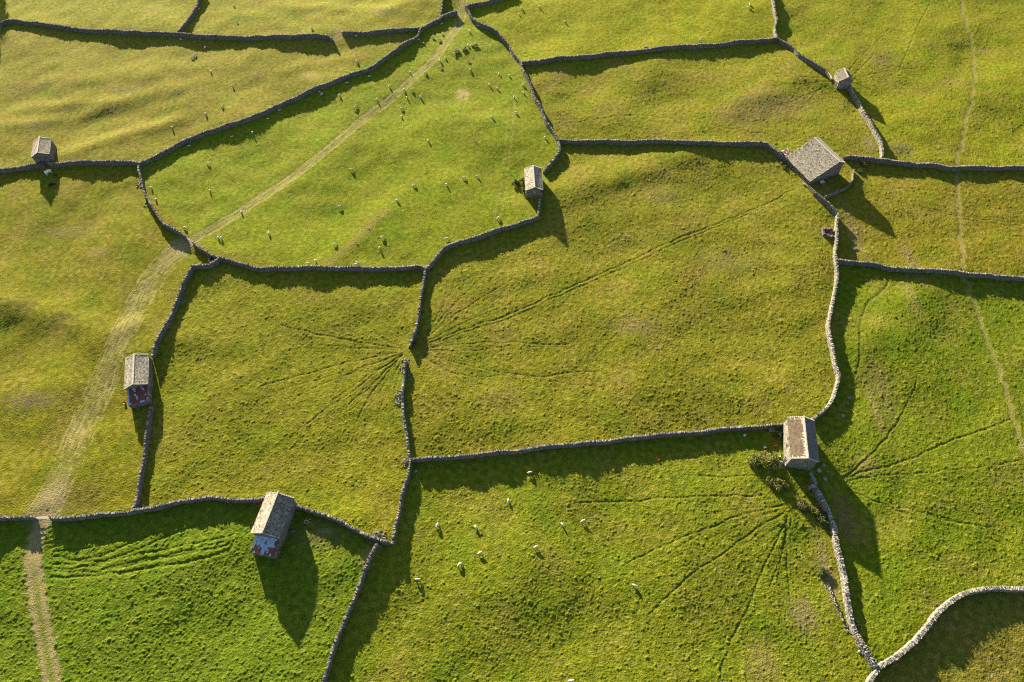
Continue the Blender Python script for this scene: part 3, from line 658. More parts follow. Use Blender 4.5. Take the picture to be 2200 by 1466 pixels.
def slate_col(t=1.0):
    v = max(.06, random.gauss(.19, .045)) * t; u = random.random(); return np.array((v * 1.1, v * .96, v * .78)) if u > .22 else (np.array((v * .66, v * .54, v * .43)) if u > .06 else np.array((v * 1.35, v * 1.22, v * .95)))
def plain(t): return lambda s, f, y: slate_col(t)
def roof_b7(side, f, y):  # left slope moss inside pale edges; right slope plain dark purplish
    if side == 'l':
        e = min(f * 5.5, y * 16, (1 - y) * 13, (1 - f) * 30) + random.gauss(0, .3)
        return np.array((.34, .30, .25)) * random.uniform(.75, 1.1) if e < .55 else np.array((.115, .085, .06)) * random.uniform(.7, 1.35)
    return np.array((.125, .105, .10)) * random.uniform(.75, 1.3)
def rust_b5(u, v, r):
    c = np.array((.135, .038, .028)) * r.uniform(.75, 1.3)
    if r.random() < .05 or (v < .12 and r.random() < .5) or (v > .9 and r.random() < .4) or u < .05: c = np.array((.30, .34, .42)) * r.uniform(.8, 1.2)
    return c
def rust_b6(u, v, r):
    blue = np.array((.30, .36, .46)); red = np.array((.17, .05, .03))
    if v < .5 and u < .82: c = blue if r.random() < .85 else red
    elif .35 < u < .62: c = blue if r.random() < .7 else red
    else: c = red if r.random() < .8 else blue
    return c * r.uniform(.75, 1.2)
def rust_b4(u, v, r):
    return np.array((.20, .085, .055)) * r.uniform(.8, 1.25) if r.random() > .18 else np.array((.48, .44, .38))
barn('field_barn', [-140.535, 161.827, -0.283, 6.98, 4.82, 3.2, 3.3, 4.35, -0.05], 'stone barn standing behind the level wall at upper left, casting a long pointed shadow', roof_col=plain(.95), doors=[('slit', 'r', .1, 1.4, .3, .7)])
barn('field_barn', [6.2, 148.364, -0.035, 8.76, 4.64, 3.25, 3.3, 4.3, 0.01], 'small barn with two pale pinkish roof slopes at the right edge of the sheep pasture', roof_col=lambda s, f, y: slate_col(1.25 if s == 'l' else 1.0), doors=[('hatch', 'f', 0, 2.2, .7, .6)])  # left slope slates coloured paler than the right
barn('field_barn', [108.858, 197.115, -0.014, 4.65, 4.25, 2.9, 3.05, 4.27, 0.04], 'smallest barn, nearly square, standing alone between two walls at upper right', roof_col=lambda s, f, y: slate_col(.62), tone=1.25, doors=[('door', 'l', -.28, .0, .9, 1.9)])
def roof_b4(s, f, y):
    if random.random() < .012 and .1 < f < .8: return np.array((.03, .028, .026))
    return slate_col(1.15) * (np.array((1, 1, 1)) if f > .42 else np.array((.98, .96, 1.0)))
b4, g4 = barn('field_barn', [89.282, 156.684, -0.421, 11.18, 10.93, 1.6, 4.7, 5.83, 0.276], 'biggest barn, with one very wide low-sweeping stone roof', roof_col=roof_b4, doors=[('window', 'l', -.33, .35, .8, .8), ('window', 'l', -.08, .35, .8, .8), ('window', 'l', .2, .35, .8, .8)])
barn('field_barn', [-88.184, 83.784, -0.266, 8.33, 4.98, 3.05, 3.05, 4.12, -0.045], 'stone barn with a rust red corrugated lean-to at its near end', roof_col=plain(1.12), leanto=(2.55, 1.75, 3.9, .06, .97, rust_b5, 3))
barn('field_barn', [-49.1, 48.75, 0.182, 8.37, 5.7, 3.8, 3.8, 5.2, -0.036], 'stone barn with a patchy blue and red metal lean-to, nearest the lower left', roof_col=lambda s, f, y: slate_col(1.2 if s == 'l' else .85), leanto=(2.7, 1.9, 3.4, .1, .98, rust_b6, 5))  # sunlit look of the left slope painted paler, right slope darker
barn('field_barn', [63.441, 65.522, 0.146, 9.81, 5.53, 4.57, 4.55, 5.67, 0.04], 'tall barn with a dark mossy roof edged in pale stone, beside the bushes', roof_col=roof_b7, tone=1.2, doors=[('door', 'l', -.09, 2.2, .7, 1.1), ('window', 'l', .05, 3.3, .5, .6), ('door', 'l', -.36, 0.0, .9, 1.9)])
# the roofless-sided little shed on the far end of the big barn
def shed():
    P = at(1676, 352); g = np.array([*P[:2], gz(*P[:2])])
    g = at(1689, 340); root = empty('small_shed', g, .421); tag(root, 'little shed with a rusty red roof tucked behind the biggest barn', 'shed')
    w = MB()
    for c, sx, sy, h in (((-1.3, 0, .7), .4, 3.4, 1.5), ((0, 1.7, .85), 3.0, .4, 1.8), ((1.3, .4, .8), .4, 2.4, 1.7)):
        for i in range(int(max(sx, sy) / .35)):
            for k in range(int(h / .22) + 2):
                n = int(max(sx, sy) / .35); t = (i + .5) / n - .5
                w.box((c[0] + (t * sx if sx > sy else 0), c[1] + (t * sy if sy > sx else 0), k * .22 - .25), sx / n if sx > sy else sx, sy / n if sy > sx else sy, .22, stone_col(1)[0], 0, .025)
    w.build('walls', M_STONE, root)
    rm = MB(); rr = random.Random(9)
    for i in range(8):
        for k in range(5):
            if i == 5 and k > 2: continue
            x = -1.25 + i * .32; y = -.6 + k * .5
            rm.box((x, y + .1, 1.75 + k * .04), .30, .5, .03, rust_b4(0, 0, rr))
    rm.build('metal_roof', M_TIN, root)
shed()

# ------------------------------------------------------------------ gates
def gate(a, b, label, col, mat, h=1.2, bars=5, hz=1.25):
    A = at(*a, off=hz); B = at(*b, off=hz); A[2] = gz(*A[:2]); B[2] = gz(*B[:2]); d = B - A; L = math.hypot(d[0], d[1]); rz = math.atan2(d[1], d[0])
    root = empty('field_gate', (A + B) / 2, rz); tag(root, label, 'gate', 'field gates')
    for s in (-1, 1):
        m = MB(); m.box((s * (L / 2 - .08), 0, .62), .17, .17, 1.5, (.20, .17, .13), 0, .01); m.build('gate_post', M_WOOD, root)
    for k in range(bars):
        m = MB(); m.box((0, 0, .28 + k * (h - .25) / (bars - 1)), L - .36, .08, .10, col); m.build('bar', mat, root)
    m = MB(); m.add([(-L / 2 + .3, .045, .25), (-L / 2 + .42, .045, .25), (L / 2 - .3, .045, h), (L / 2 - .42, .045, h)], [[0, 1, 2, 3]], np.array(col)); 
    m.tube([(-L / 2 + .3, .06, .3), (0, .06, .3 + (h - .3) / 2), (L / 2 - .3, .06, h)], [.035] * 3, col); m.build('brace', mat, root)
gate((397, 508), (412, 518), 'weathered gate across the farm track at the foot of the sheep pasture', (.34, .31, .27), M_WOOD)
gate((73, 1112), (105, 1110), 'pale gate across the farm track near the left edge', (.48, .44, .40), M_WOOD, 1.3)
gate((1742, 1013), (1756, 1040), 'blue grey metal gate between the mossy roofed barn and the thick wall', (.20, .27, .32), M_METAL, 1.3, 7)
gate((1739, 400), (1751, 410), 'grey gate at the near corner of the biggest barn', (.28, .27, .27), M_WOOD)
gate((1777, 152), (1788, 167), 'pale narrow gate beside the smallest barn', (.46, .42, .32), M_WOOD)

# ------------------------------------------------------------------ bushes
def shrub(px, py, r, h, label, cols, n=900, name='bush', cat='bush', off=0.0):
    r *= .84; h *= .72
    g = at(px, py, off); g[2] = gz(g[0], g[1])
    root = empty(name, g); tag(root, label, cat, 'bushes')
    st = MB(); rr = random.Random(px)
    tips = []
    for i in range(7):
        a = i / 7 * 6.28 + rr.uniform(-.3, .3); e = np.array([math.cos(a) * r * .6, math.sin(a) * r * .6, h * rr.uniform(.5, .8)]); tips.append(e)
        st.tube([(0, 0, -.15), e * .45 + np.array([0, 0, h * .1]), e], [.06 * h / 2, .04 * h / 2, .015], (.10, .08, .06), 5)
    st.build('stems', M_BARK, root)
    # leaves gathered in clumps
    n = int(n * 2.6); ncl = 30; cl = []
    for i in range(ncl):
        a = rr.uniform(0, 6.28); el = math.asin(rr.uniform(-.15, 1)); q = rr.uniform(.55, .95) * (1 + .25 * math.sin(a * 3 + px))
        cl.append((np.array([math.cos(a) * math.cos(el) * r * q, math.sin(a) * math.cos(el) * r * q, h * .42 + math.sin(el) * h * .5 * q]), rr.uniform(.26, .45) * r, cols[rr.randrange(len(cols))], rr.uniform(.75, 1.25)))
    c = np.array([cl[i % ncl][0] for i in range(n)]); s = np.array([cl[i % ncl][1] for i in range(n)])[:, None]
    cc = np.array([np.array(cl[i % ncl][2]) * cl[i % ncl][3] for i in range(n)]) * rng.uniform(.7, 1.3, (n, 1))
    v = rng.normal(0, 1, (n, 3)); v /= np.linalg.norm(v, axis=1)[:, None]; ctr = c + v * s * rng.uniform(.5, 1, (n, 1)) ** .5
    ctr[:, 2] = np.maximum(ctr[:, 2], .08)
    u = rng.normal(0, 1, (n, 3)); u /= np.linalg.norm(u, axis=1)[:, None]; w = np.cross(u, v + .3 * rng.normal(0, 1, (n, 3))); w /= np.linalg.norm(w, axis=1)[:, None] + 1e-9
    sz = rng.uniform(.06, .12, (n, 1)) * (.7 + .25 * r)
    P = np.stack([ctr - u * sz, ctr + w * sz * .6, ctr + u * sz, ctr - w * sz * .6], 1).reshape(-1, 3)
    lf = MB(); lf.add(P, np.arange(4 * n).reshape(n, 4), cc); lf.build('foliage', M_LEAF, root)
    return root
OL = [(.115, .105, .014), (.10, .11, .016), (.13, .115, .02), (.085, .09, .014)]
DG = [(.05, .075, .014), (.06, .085, .016), (.07, .08, .014)]
YB = [(.20, .15, .03), (.17, .12, .03), (.14, .13, .03)]
shrub(1619, 994, 1.6, 1.9, 'smaller round olive bush, left of the larger one beside the mossy roofed barn', OL, 1000)
shrub(1647, 992, 2.3, 2.6, 'largest olive green bush beside the mossy roofed barn', OL, 1700)
shrub(1673, 1043, 1.7, 1.7, 'rounded yellowish bush below the mossy roofed barn', OL, 1000)
shrub(1653, 1036, 1.3, .9, 'low leafy bush left of the rounded yellowish bush', OL, 600)
shrub(1672, 938, 1.1, 1.4, 'dark bush in the shadow between wall and mossy roofed barn', DG, 500)
shrub(1724, 1086, 1.6, .9, 'low sprawling bush below the barn, near the start of the thick wall', OL, 800)
shrub(1766, 1114, 1.5, 1.6, 'dark green bush against the left of the thick pale wall', DG, 900)
shrub(1748, 1100, 1.2, .9, 'low bush between the sprawling bush and the thick wall', OL, 500)
shrub(1767, 1229, 1.3, 1.0, 'small dark bush near the row of buried stones', DG, 600)
shrub(1108, 396, 1.5, 1.6, 'dark bush left of the small pasture barn', OL[:2] + DG, 900)
shrub(1123, 391, 1.1, 1.5, 'bush growing right against the wall of the small pasture barn', OL, 500)
shrub(1125, 412, 1.1, 1.7, 'bush hugging the near corner of the small pasture barn', OL, 500)
shrub(892, 741, .9, 1.1, 'small olive bush at the wall end by the trampled gap', OL, 420)
shrub(1856, 357, 1.1, 1.3, 'autumn brown bush below the wall right of the biggest barn', YB, 600)
shrub(1846, 370, 1.0, .9, 'small dark bush at the top of the thin yard wall', DG, 420)
shrub(1876, 1436, 1.0, .8, 'dark scrub tucked under the last bit of wall, bottom right', DG, 400)
shrub(1684, 360, .9, .7, 'small dark weed clump at the far left corner of the biggest barn', DG, 300)

# ------------------------------------------------------------------ small farm things
def trough(px, py, ang, L, label, col, mat, w=.5, h=.4, wall_t=.05, name='feed_trough'):
    g = at(px, py); g[2] = gz(g[0], g[1]); root = empty(name, g, ang); tag(root, label, 'trough', 'troughs')
    m = MB(); z = .12
    m.box((0, 0, z + .03), L, w, .06, col)
    for s in (-1, 1):
        m.box((0, s * (w / 2), z + h / 2), L, wall_t, h, col, 0, 0, (0, s * .15)); m.box((s * (L / 2), 0, z + h / 2), wall_t, w, h - .02, col)
    m.build('basin', mat, root)
    for s in (-1, 1):
        l = MB(); l.box((s * L * .36, 0, .06), .1, w * .9, .2, (.12, .11, .1)); l.build('leg', M_WOOD, root)
GR = (.17, .165, .16)
trough(998, 107, .95, 2.0, 'grey feed trough set slantwise, middle of three near the pasture top', GR, M_METAL)
trough(982, 112, .35, 1.7, 'grey feed trough with two sheep at it, leftmost of three', GR, M_METAL)
trough(1021, 100, .45, 1.9, 'dark feed trough, rightmost of three near the pasture top', (.09, .09, .085), M_METAL)
trough(1766, 393, .25, 1.2, 'white trough on the shaded grass behind the biggest barn', (.62, .62, .6), M_PLASTIC, .7)
trough(1725, 396, -1.0, .9, 'small white trough against the low wall of the biggest barn', (.6, .6, .58), M_PLASTIC, .5)
trough(1657, 926, .05, 1.2, 'dark water trough under the wall by the mossy roofed barn', (.2, .22, .24), M_METAL, .6)
def slab(px, py, L, w, h, ang, label, tone=1.5, name='stone_slab', cat='slab'):
    g = at(px, py); g[2] = gz(g[0], g[1]); m = MB(); m.box((0, 0, h / 2 - .05), L, w, h, stone_col(1, tone, 0)[0], 0, .06); o = m.build(name, M_STONE); o.location = g; o.rotation_euler = (0, 0, ang)
    return tag(o, label, cat, 'loose stones')
slab(1679, 350, 1.1, .8, .25, .3, 'flat pale stone slab on the grass beside the little red roofed shed')
def boulder(px, py, r, label, tone=1.5):
    import bmesh
    g = at(px, py); bm = bmesh.new(); bmesh.ops.create_icosphere(bm, subdivisions=2, radius=r); rr = random.Random(px * 7 + py)
    for v in bm.verts: v.co *= rr.uniform(.82, 1.12); v.co.z *= .6
    me = bpy.data.meshes.new('boulder'); bm.to_mesh(me); bm.free()
    ca = me.color_attributes.new('Col', 'FLOAT_COLOR', 'POINT'); c = stone_col(1, tone, 0)[0]
    ca.data.foreach_set('color', np.tile(np.r_[c, 1.0], len(me.vertices)).astype(np.float32))
    me.materials.append(M_STONE); o = link(bpy.data.objects.new('boulder', me)); o.location = (g[0], g[1], gz(g[0], g[1]) + r * .25)
    return tag(o, label, 'stone', 'loose stones')
for px, py, r, lb in [(1769, 1000, .42, 'pale boulder in the barn shade, upper one right of the mossy roofed barn'), (1759, 1012, .48, 'largest pale boulder in the shade, between barn corner and gate'),
                      (1777, 1014, .3, 'small pale stone right of the largest shaded boulder'), (1772, 1030, .45, 'pale boulder right of the blue grey metal gate'),
                      (1679, 995, .5, 'pinkish boulder at the foot of the sunlit barn wall, beside the bushes'), (1675, 1003, .4, 'white boulder at the near left corner of the mossy roofed barn'),
                      (1662, 1007, .3, 'small stone just below the largest olive bush'), (1824, 856, .5, 'upper pale stone in the shade beside the bending wall'), (1821, 868, .4, 'lower pale stone in the shade beside the bending wall'),
                      (1811, 894, .42, 'lone pale stone in the shade below the bend of the wall'), (307, 1088, .4, 'white stone at the corner where two walls meet at lower left'),
                      (825, 1158, .35, 'pinkish stone inside the sharp wall corner'), (768, 625 - 100, .2, 'tiny white stone in the middle of the dry streak'), (793, 492, .2, 'tiny white stone at the upper end of the dry streak'),
                      (988, 969, .25, 'white stone on the grass above the long straight wall'), (893, 1013, .35, 'white stone in shadow beside the wall below the junction'), (1846, 1401, .33, 'bright white stone left of the foot of the thick pale wall'),
                      (695, 94, .33, 'pale stone in the shadow under the worn gap wall'), (305, 74, .25, 'pale stone at the foot of the long upper left wall')]:
    boulder(px, py, r, lb)
def tub(px, py, col, label):
    g = at(px, py); m = MB(); k = 10; a = np.arange(k + 1) / k * 2 * np.pi
    prof = [(.20, 0), (.26, .3), (.28, .31), (.24, .29), (.19, .04), (.01, .04)]
    P = np.array([[(r * math.cos(t), r * math.sin(t), z) for t in a] for r, z in prof]); m.grid(P[:, ::-1] * 1.1, np.broadcast_to(np.array(col), (len(prof) - 1, k, 3)))
    o = m.build('feed_bucket', M_PLASTIC); o.location = (g[0], g[1], gz(g[0], g[1]) + .02); tag(o, label, 'bucket', 'feed buckets')
RED = (.55, .05, .05); WHT = (.75, .76, .78)
tub(1413, 988, RED, 'red bucket lying alone in the shadow of the long straight wall'); tub(1610, 929, RED, 'red bucket close under the wall left of the mossy roofed barn')
tub(1664, 957, RED, 'red bucket nearest the sunlit side of the mossy roofed barn'); tub(269, 867, RED, 'red bucket beside the rust red lean-to'); tub(558, 1083, RED, 'red bucket by the wall beside the red and blue lean-to barn')
tub(1599, 937, WHT, 'white bucket in shadow just below a red bucket'); tub(1642, 962, WHT, 'white bucket above the largest olive bush'); tub(1673, 981, WHT, 'white bucket between the bushes and the barn wall')
def ruin():
    g = at(1778, 502); g[2] = gz(g[0], g[1]); root = empty('ruined_pen', g, -.12); tag(root, 'tumbled little pen with reddish rubble inside, beside the pale bending wall', 'stone pen')
    for nm, c, sx, sy in (('back_wall', (0, 1.3), 2.8, .4), ('side_wall', (-1.3, 0), .4, 2.4), ('front_wall', (.1, -1.35), 2.7, .4)):
        w = MB(); n = int(max(sx, sy) / .25)
        for i in range(n):
            t = (i + .5) / n - .5
            for k in range(random.randint(3, 6)):
                for e in (-.1, .1): w.box((c[0] + (t * sx if sx > sy else e), c[1] + (t * sy if sy > sx else e), k * .17), .27, .24, .17, stone_col(1, 1.15)[0], 0, .03)
        w.build(nm, M_STONE, root)
    m = MB()
    for _ in range(60):
        x, y = random.uniform(-1.05, 1.2), random.uniform(-1.1, 1.05); m.box((x, y, .12 + .2 * random.random()), .4, .25, .1, np.array((.20, .085, .075)) * random.uniform(.5, 1.5), random.random() * 3, .04, (random.gauss(0, .3), 0))
    m.build('rubble', M_STONE, root)
ruin()
def timber(px, py, label, n, span, cols, L=(.8, 1.8), z=.1):
    g = at(px, py); g[2] = gz(g[0], g[1]); root = empty('timber_heap', g); tag(root, label, 'timber')
    for i in range(n):
        m = MB(); m.box((random.uniform(-span, span), random.uniform(-span, span) * .6, z + .1 * i / n), random.uniform(*L), .14, .09, cols[i % len(cols)], random.choice((0, 1.4, .3, -.4)) + random.gauss(0, .15), .01); m.build('plank', M_WOOD, root)
timber(1836, 536, 'small heap of grey broken boards in the shade east of the pale bending wall', 9, .6, [(.3, .26, .22), (.12, .10, .09), (.2, .17, .14)])
timber(660, 1123, 'pale broken rails lying in the shade right of the red and blue lean-to barn', 5, .8, [(.30, .26, .19), (.25, .21, .16)], (.6, 1.4))
timber(625, 1142, 'grey poles lying against the red and blue lean-to barn', 3, .5, [(.18, .16, .13)], (.7, 1.2))
timber(1852, 350, 'reddish wooden hurdle leaning under the wall right of the biggest barn', 5, .35, [(.30, .16, .11)], (1.0, 1.6), .5)

# ------------------------------------------------------------------ animals (each body one grown surface)
def grow(name, nodes, edges, colour, mats, sub=1, jit=0.0):
    me = bpy.data.meshes.new(name); me.from_pydata([n[0] for n in nodes], edges, []); me.update()
    o = bpy.data.objects.new(name, me); link(o)
    sk = o.modifiers.new('skin', 'SKIN'); sk.use_smooth_shade = True
    sv = me.skin_vertices[0].data
    for i, n in enumerate(nodes): sv[i].radius = n[1] if isinstance(n[1], tuple) else (n[1], n[1]); sv[i].use_root = (i == 0)
    ss = o.modifiers.new('sub', 'SUBSURF'); ss.levels = sub; ss.render_levels = sub
    dg = bpy.context.evaluated_depsgraph_get(); dg.update()
    m2 = bpy.data.meshes.new_from_object(o.evaluated_get(dg)); bpy.data.objects.remove(o)
    co = np.empty(len(m2.vertices) * 3, np.float32); m2.vertices.foreach_get('co', co); co = co.reshape(-1, 3)
    if jit: co = co + np.random.default_rng(3).normal(0, jit, co.shape).astype(np.float32); m2.vertices.foreach_set('co', co.ravel())
    ca = m2.color_attributes.new('Col', 'FLOAT_COLOR', 'POINT'); c4 = np.ones((len(co), 4), np.float32); c4[:, :3] = [colour(*p) for p in co]
    ca.data.foreach_set('color', c4.ravel()); m2.materials.clear(); m2.materials.append(mats); m2.name = name
    m2.polygons.foreach_set('use_smooth', np.ones(len(m2.polygons), bool)); m2.update()
    return m2
def quad(hd, k=1.0, leg=1.0):
    """nodes of a standing four-legged animal facing +x; hd = neck and head joints"""
    n = [((-.42, 0, .62), (.20, .22)), ((-.15, 0, .64), (.24, .27)), ((.15, 0, .63), (.24, .27)), ((.38, 0, .62), (.19, .22))]
    e = [(0, 1), (1, 2), (2, 3)]; last = 3
    for p, r in hd: n.append((p, r)); e.append((last, len(n) - 1)); last = len(n) - 1
    for x, b, bend in ((.34, 3, .0), (-.40, 0, -.06)):
        for s in (-1, 1):
            i = len(n); n += [((x, s * .13, .40), .085), ((x + bend, s * .13, .22), .048), ((x + .01, s * .13, .03), .042)]; e += [(b, i), (i, i + 1), (i + 1, i + 2)]
    i = len(n); n += [((-.60, 0, .60), .06), ((-.66, 0, .42), .045)]; e += [(0, i), (i, i + 1)]
    return n, e
WO = np.array((.47, .43, .36)); DK = np.array((.06, .055, .05))
def sheep_col(x, y, z, head_x=.66):
    if x > head_x: return DK if x < head_x + .12 else np.array((.22, .2, .18))
    return DK * 1.8 if z < .26 else WO
GRAZE = quad([((.56, 0, .52), (.13, .14)), ((.70, 0, .30), (.085, .10)), ((.80, 0, .13), (.055, .06))])
STAND = quad([((.54, 0, .76), (.13, .15)), ((.64, 0, .90), (.09, .10)), ((.82, 0, .84), (.055, .06))])
LIE = ([((-.40, 0, .28), (.21, .22)), ((-.1, 0, .30), (.27, .27)), ((.2, 0, .30), (.25, .26)), ((.40, 0, .34), (.17, .19)), ((.54, 0, .50), (.11, .12)), ((.64, 0, .60), (.085, .09)), ((.79, 0, .55), (.05, .055)), ((.36, .2, .1), .06), ((.60, .2, .05), .045), ((-.42, .24, .1), .08), ((-.2, .30, .06), .05)],
       [(0, 1), (1, 2), (2, 3), (3, 4), (4, 5), (5, 6), (3, 7), (7, 8), (0, 9), (9, 10)])
M_SHEEP = {'G': grow('sheep', *GRAZE, lambda x, y, z: sheep_col(x, y, z, .63), M_WOOL, 2, .008), 'S': grow('sheep', *STAND, lambda x, y, z: sheep_col(x, y, z, .60), M_WOOL, 2, .008), 'L': grow('sheep', *LIE, lambda x, y, z: DK if x > .57 else WO, M_WOOL, 2, .008)}
SHEEP = '''
427 19 60 L|sheep resting against the short wall that climbs uphill, upper left
502 11 80 G|sheep highest up in the field right of the climbing wall
508 45 100 G|sheep midway between the climbing wall's foot and the worn gap, on open grass
389 84 170 L|small sheep lying in shadow below the foot of the climbing wall
440 102 70 G|sheep just out of the long upper left wall's shadow, highest of four there
418 117 60 G|right one of two sheep side by side on the upper left hillside
412 122 30 G|left one of two sheep side by side on the upper left hillside
452 153 110 G|sheep below the pair on the upper left hillside
499 184 100 S|dull coated sheep in the middle of the banked hillside field
477 228 75 G|upper of two sheep close together on the lower banked hillside
441 244 85 G|lower of two sheep close together on the lower banked hillside
369 273 120 G|lone sheep on the banked hillside nearest the level wall
406 313 15 L|sheep lying at the foot of the diagonal wall, nearest its lower end
498 293 20 L|pale sheep in the diagonal wall's shadow, third from its lower end
542 284 110 G|sheep at the sunny edge of the diagonal wall's shadow
447 351 170 G|sheep on its own near the wall corner at the pasture's left end
669 60 80 S|sheep just above the long upper left wall, near the worn gap
765 77 10 L|sheep lying against the wall right of the worn gap
766 131 80 G|only sheep below the worn gap on the hillside
949 51 60 G|sheep in the shadow under the stub of wall
950 72 75 G|sheep left of the track at the sunny edge of the wall's shadow, topmost there
929 79 60 S|greyish sheep between the wall's shadow and the track, near the pasture top
943 85 5 G|broadside sheep close left of the track near the pasture top
910 92 130 G|sheep half in the diagonal wall's shadow near its kink
899 85 10 L|sheep lying tight against the kink of the diagonal wall
1009 67 110 G|sheep standing alone just above the feed troughs, right of the track
1027 55 150 G|sheep beside the winding wall at the pinched top of the pasture
1049 60 150 L|sheep lying against the winding wall near the pinched top
1005 97 80 G|left one of two sheep between the middle and right feed troughs
1012 96 95 G|right one of two sheep between the middle and right feed troughs
976 109 40 G|farther of two sheep at the leftmost feed trough
976 115 30 G|nearer of two sheep at the leftmost feed trough
945 130 90 G|upper left of three sheep just right of the track below the troughs
956 124 80 G|upper right of three sheep just right of the track below the troughs
946 143 20 G|lowest of three sheep just right of the track below the troughs
1006 130 10 G|broadside sheep straight below the middle feed trough
1009 149 70 G|sheep second straight below the middle feed trough
1072 158 100 G|sheep left of another near the winding wall, level with the bend
1094 162 100 G|sheep nearest the winding wall at the bend above its straight run
881 155 110 G|sheep standing in line just left of the track, facing away
913 155 60 G|sheep just right of the track, level with one on the left
793 164 30 G|upper sheep deep in the diagonal wall's shadow
745 178 20 G|second sheep deep in the diagonal wall's shadow, below the upper one
836 185 100 G|broad sheep left of the track above its middle
867 192 80 G|left of two sheep just right of the track above its middle
884 192 10 G|right of two sheep just right of the track above its middle
1051 182 130 G|left of two sheep up right of the round bare patch
1069 190 140 G|right of two sheep up right of the round bare patch
687 197 160 L|farther of two touching sheep against the diagonal wall
691 202 60 S|nearer of two touching sheep against the diagonal wall
729 204 105 G|sheep just outside the diagonal wall's shadow, halfway along
809 213 95 G|thin looking sheep standing close left of the track's middle
874 209 110 G|sheep right of the track, left of a pair level with it
903 208 120 G|sheep left of the round bare patch
764 226 40 G|farther of two sheep huddled left of the track
762 231 20 G|nearer of two sheep huddled left of the track
862 232 10 G|broadside sheep right of the track's middle, above another
862 250 95 G|sheep end-on right of the track's middle, below a broadside one
600 236 20 L|sheep lying in shadow at the foot of the diagonal wall's middle
575 255 25 L|sheep in shadow left of the one lying at the diagonal wall's middle
1057 251 140 G|lone sheep below right of the round bare patch
920 302 110 G|lone sheep in the heart of the sheep pasture
754 363 5 G|broadside sheep right of the track, well left of the pasture's middle
1120 17 80 G|left sheep of two near the top edge, in the bright field
1115 30 100 G|sheep nearest the pinched wall corner in the bright field
1159 14 110 G|right sheep of two near the top edge, in the bright field
1214 46 120 G|sheep on its own in the left half of the bright field
1611 9 80 G|farther of two sheep at the top right of the bright field
1608 15 40 G|nearer of two sheep at the top right of the bright field
1387 100 15 L|sheep behind the straight wall under the bright field, left one
1504 87 10 G|sheep behind the straight wall under the bright field, right one
1124 182 150 G|upper of two sheep tight beside the winding wall's straight run
1125 199 110 G|lower of two sheep tight beside the winding wall's straight run
1104 208 100 G|sheep a little left of the two beside the winding wall
1109 242 140 G|sheep below those gathered beside the winding wall
1171 295 110 S|sheep near the low corner of the winding wall, above the small barn
324 403 100 G|upper of two sheep inside the curved left wall of the pasture
334 428 110 G|lower of two sheep inside the curved left wall of the pasture
450 409 95 G|lone sheep left of the track between wall and ruts
518 455 100 G|sheep just right of the track, nearest its lower gate end
397 489 150 G|sheep beside the wall just above the track gate
468 510 100 G|left of two sheep side by side right of the track gate
474 511 80 G|right of two sheep side by side right of the track gate
577 501 95 G|end-on sheep in the pasture right of the track gate, alone
729 443 15 G|broadside sheep alone in the lower middle of the pasture
719 524 40 G|sheep left of the dry streak, near the bottom wall
889 397 170 G|broadside sheep in the lower right of the pasture, left of an end-on one
959 396 100 G|end-on sheep in the lower right of the pasture
996 381 15 G|left of two sheep level with the roof of the small pasture barn
1025 378 160 G|right of two sheep level with the roof of the small pasture barn
853 430 150 G|sheep above the dry streak's upper end, facing left
821 509 20 G|upper of two sheep right of the dry streak
815 532 95 G|lower of two sheep right of the dry streak, end-on
1070 468 60 G|sheep just above the curving wall below the small pasture barn
959 512 15 G|sheep tight above the top of the curving wall's bend
660 566 5 G|left of two sheep above the pasture's bottom wall, left of the streak
678 560 120 G|right of two sheep above the pasture's bottom wall, left of the streak
767 564 150 S|farther of two overlapping sheep above the pasture's bottom wall
763 568 15 S|nearer of two overlapping sheep above the pasture's bottom wall
1138 1015 10 G|white sheep in the shadow of the long straight wall
1092 1076 95 G|white sheep end-on below the shadow of the long straight wall
939 1129 75 G|white sheep nearest the wall corner in the lower field, leftmost of the upper row
1022 1133 105 G|white sheep in the lower field above a slanting one
1031 1188 35 S|white sheep facing up right, nearer of two close in the lower field
987 1213 50 G|white sheep below left of the slanting one in the lower field
897 1245 5 G|white broadside sheep in the lower field, closest to the leaning wall
1208 1127 110 G|white sheep left of a broadside one in the middle of the lower field
1252 1119 20 S|white broadside sheep, uppermost right in the lower field
1151 1175 25 S|white sheep alone below the middle of the lower field
1364 1258 145 G|white sheep furthest right in the lower field
1226 1463 15 S|white sheep cut by the bottom edge of the picture
'''
n_sheep = 0
for ln in SHEEP.strip().split('\n'):
    a, lb = ln.split('|'); px, py, hd, pose = a.split(); px, py = float(px), float(py)
    g = at(px, py, .45 if pose != 'L' else .3)
    o = bpy.data.objects.new('sheep', M_SHEEP[pose]); link(o)
    rr = random.Random(n_sheep * 13 + 5); s = rr.uniform(.93, 1.08); s *= .86; o.scale = (s * .98, s * rr.uniform(.95, 1.1), s * .9)
    o.location = (g[0], g[1], gz(g[0], g[1]) - .01); o.rotation_euler = (0, 0, R(float(hd) + rr.uniform(-8, 8)))
    tag(o, lb, 'sheep', 'sheep'); n_sheep += 1
def cow(px, py, hd, nodes, colour, label, s):
    g = at(px, py, .5); me = grow('cow', *nodes, colour, M_HIDE, 2)
    o = link(bpy.data.objects.new('cow', me)); o.scale = (s, s * .9, s); o.location = (g[0], g[1], gz(g[0], g[1])); o.rotation_euler = (0, 0, R(hd)); tag(o, label, 'cow', 'cattle')
BK = np.array((.012, .012, .013))
cow(104, 372, 232, STAND, lambda x, y, z: BK if x > .52 else np.array((.62, .62, .64)), 'pale cow with a black head in the upper left barn\'s shadow', 1.75)
cow(119, 377, 30, STAND, lambda x, y, z: BK, 'small black calf in shadow beside the pale cow', .95)
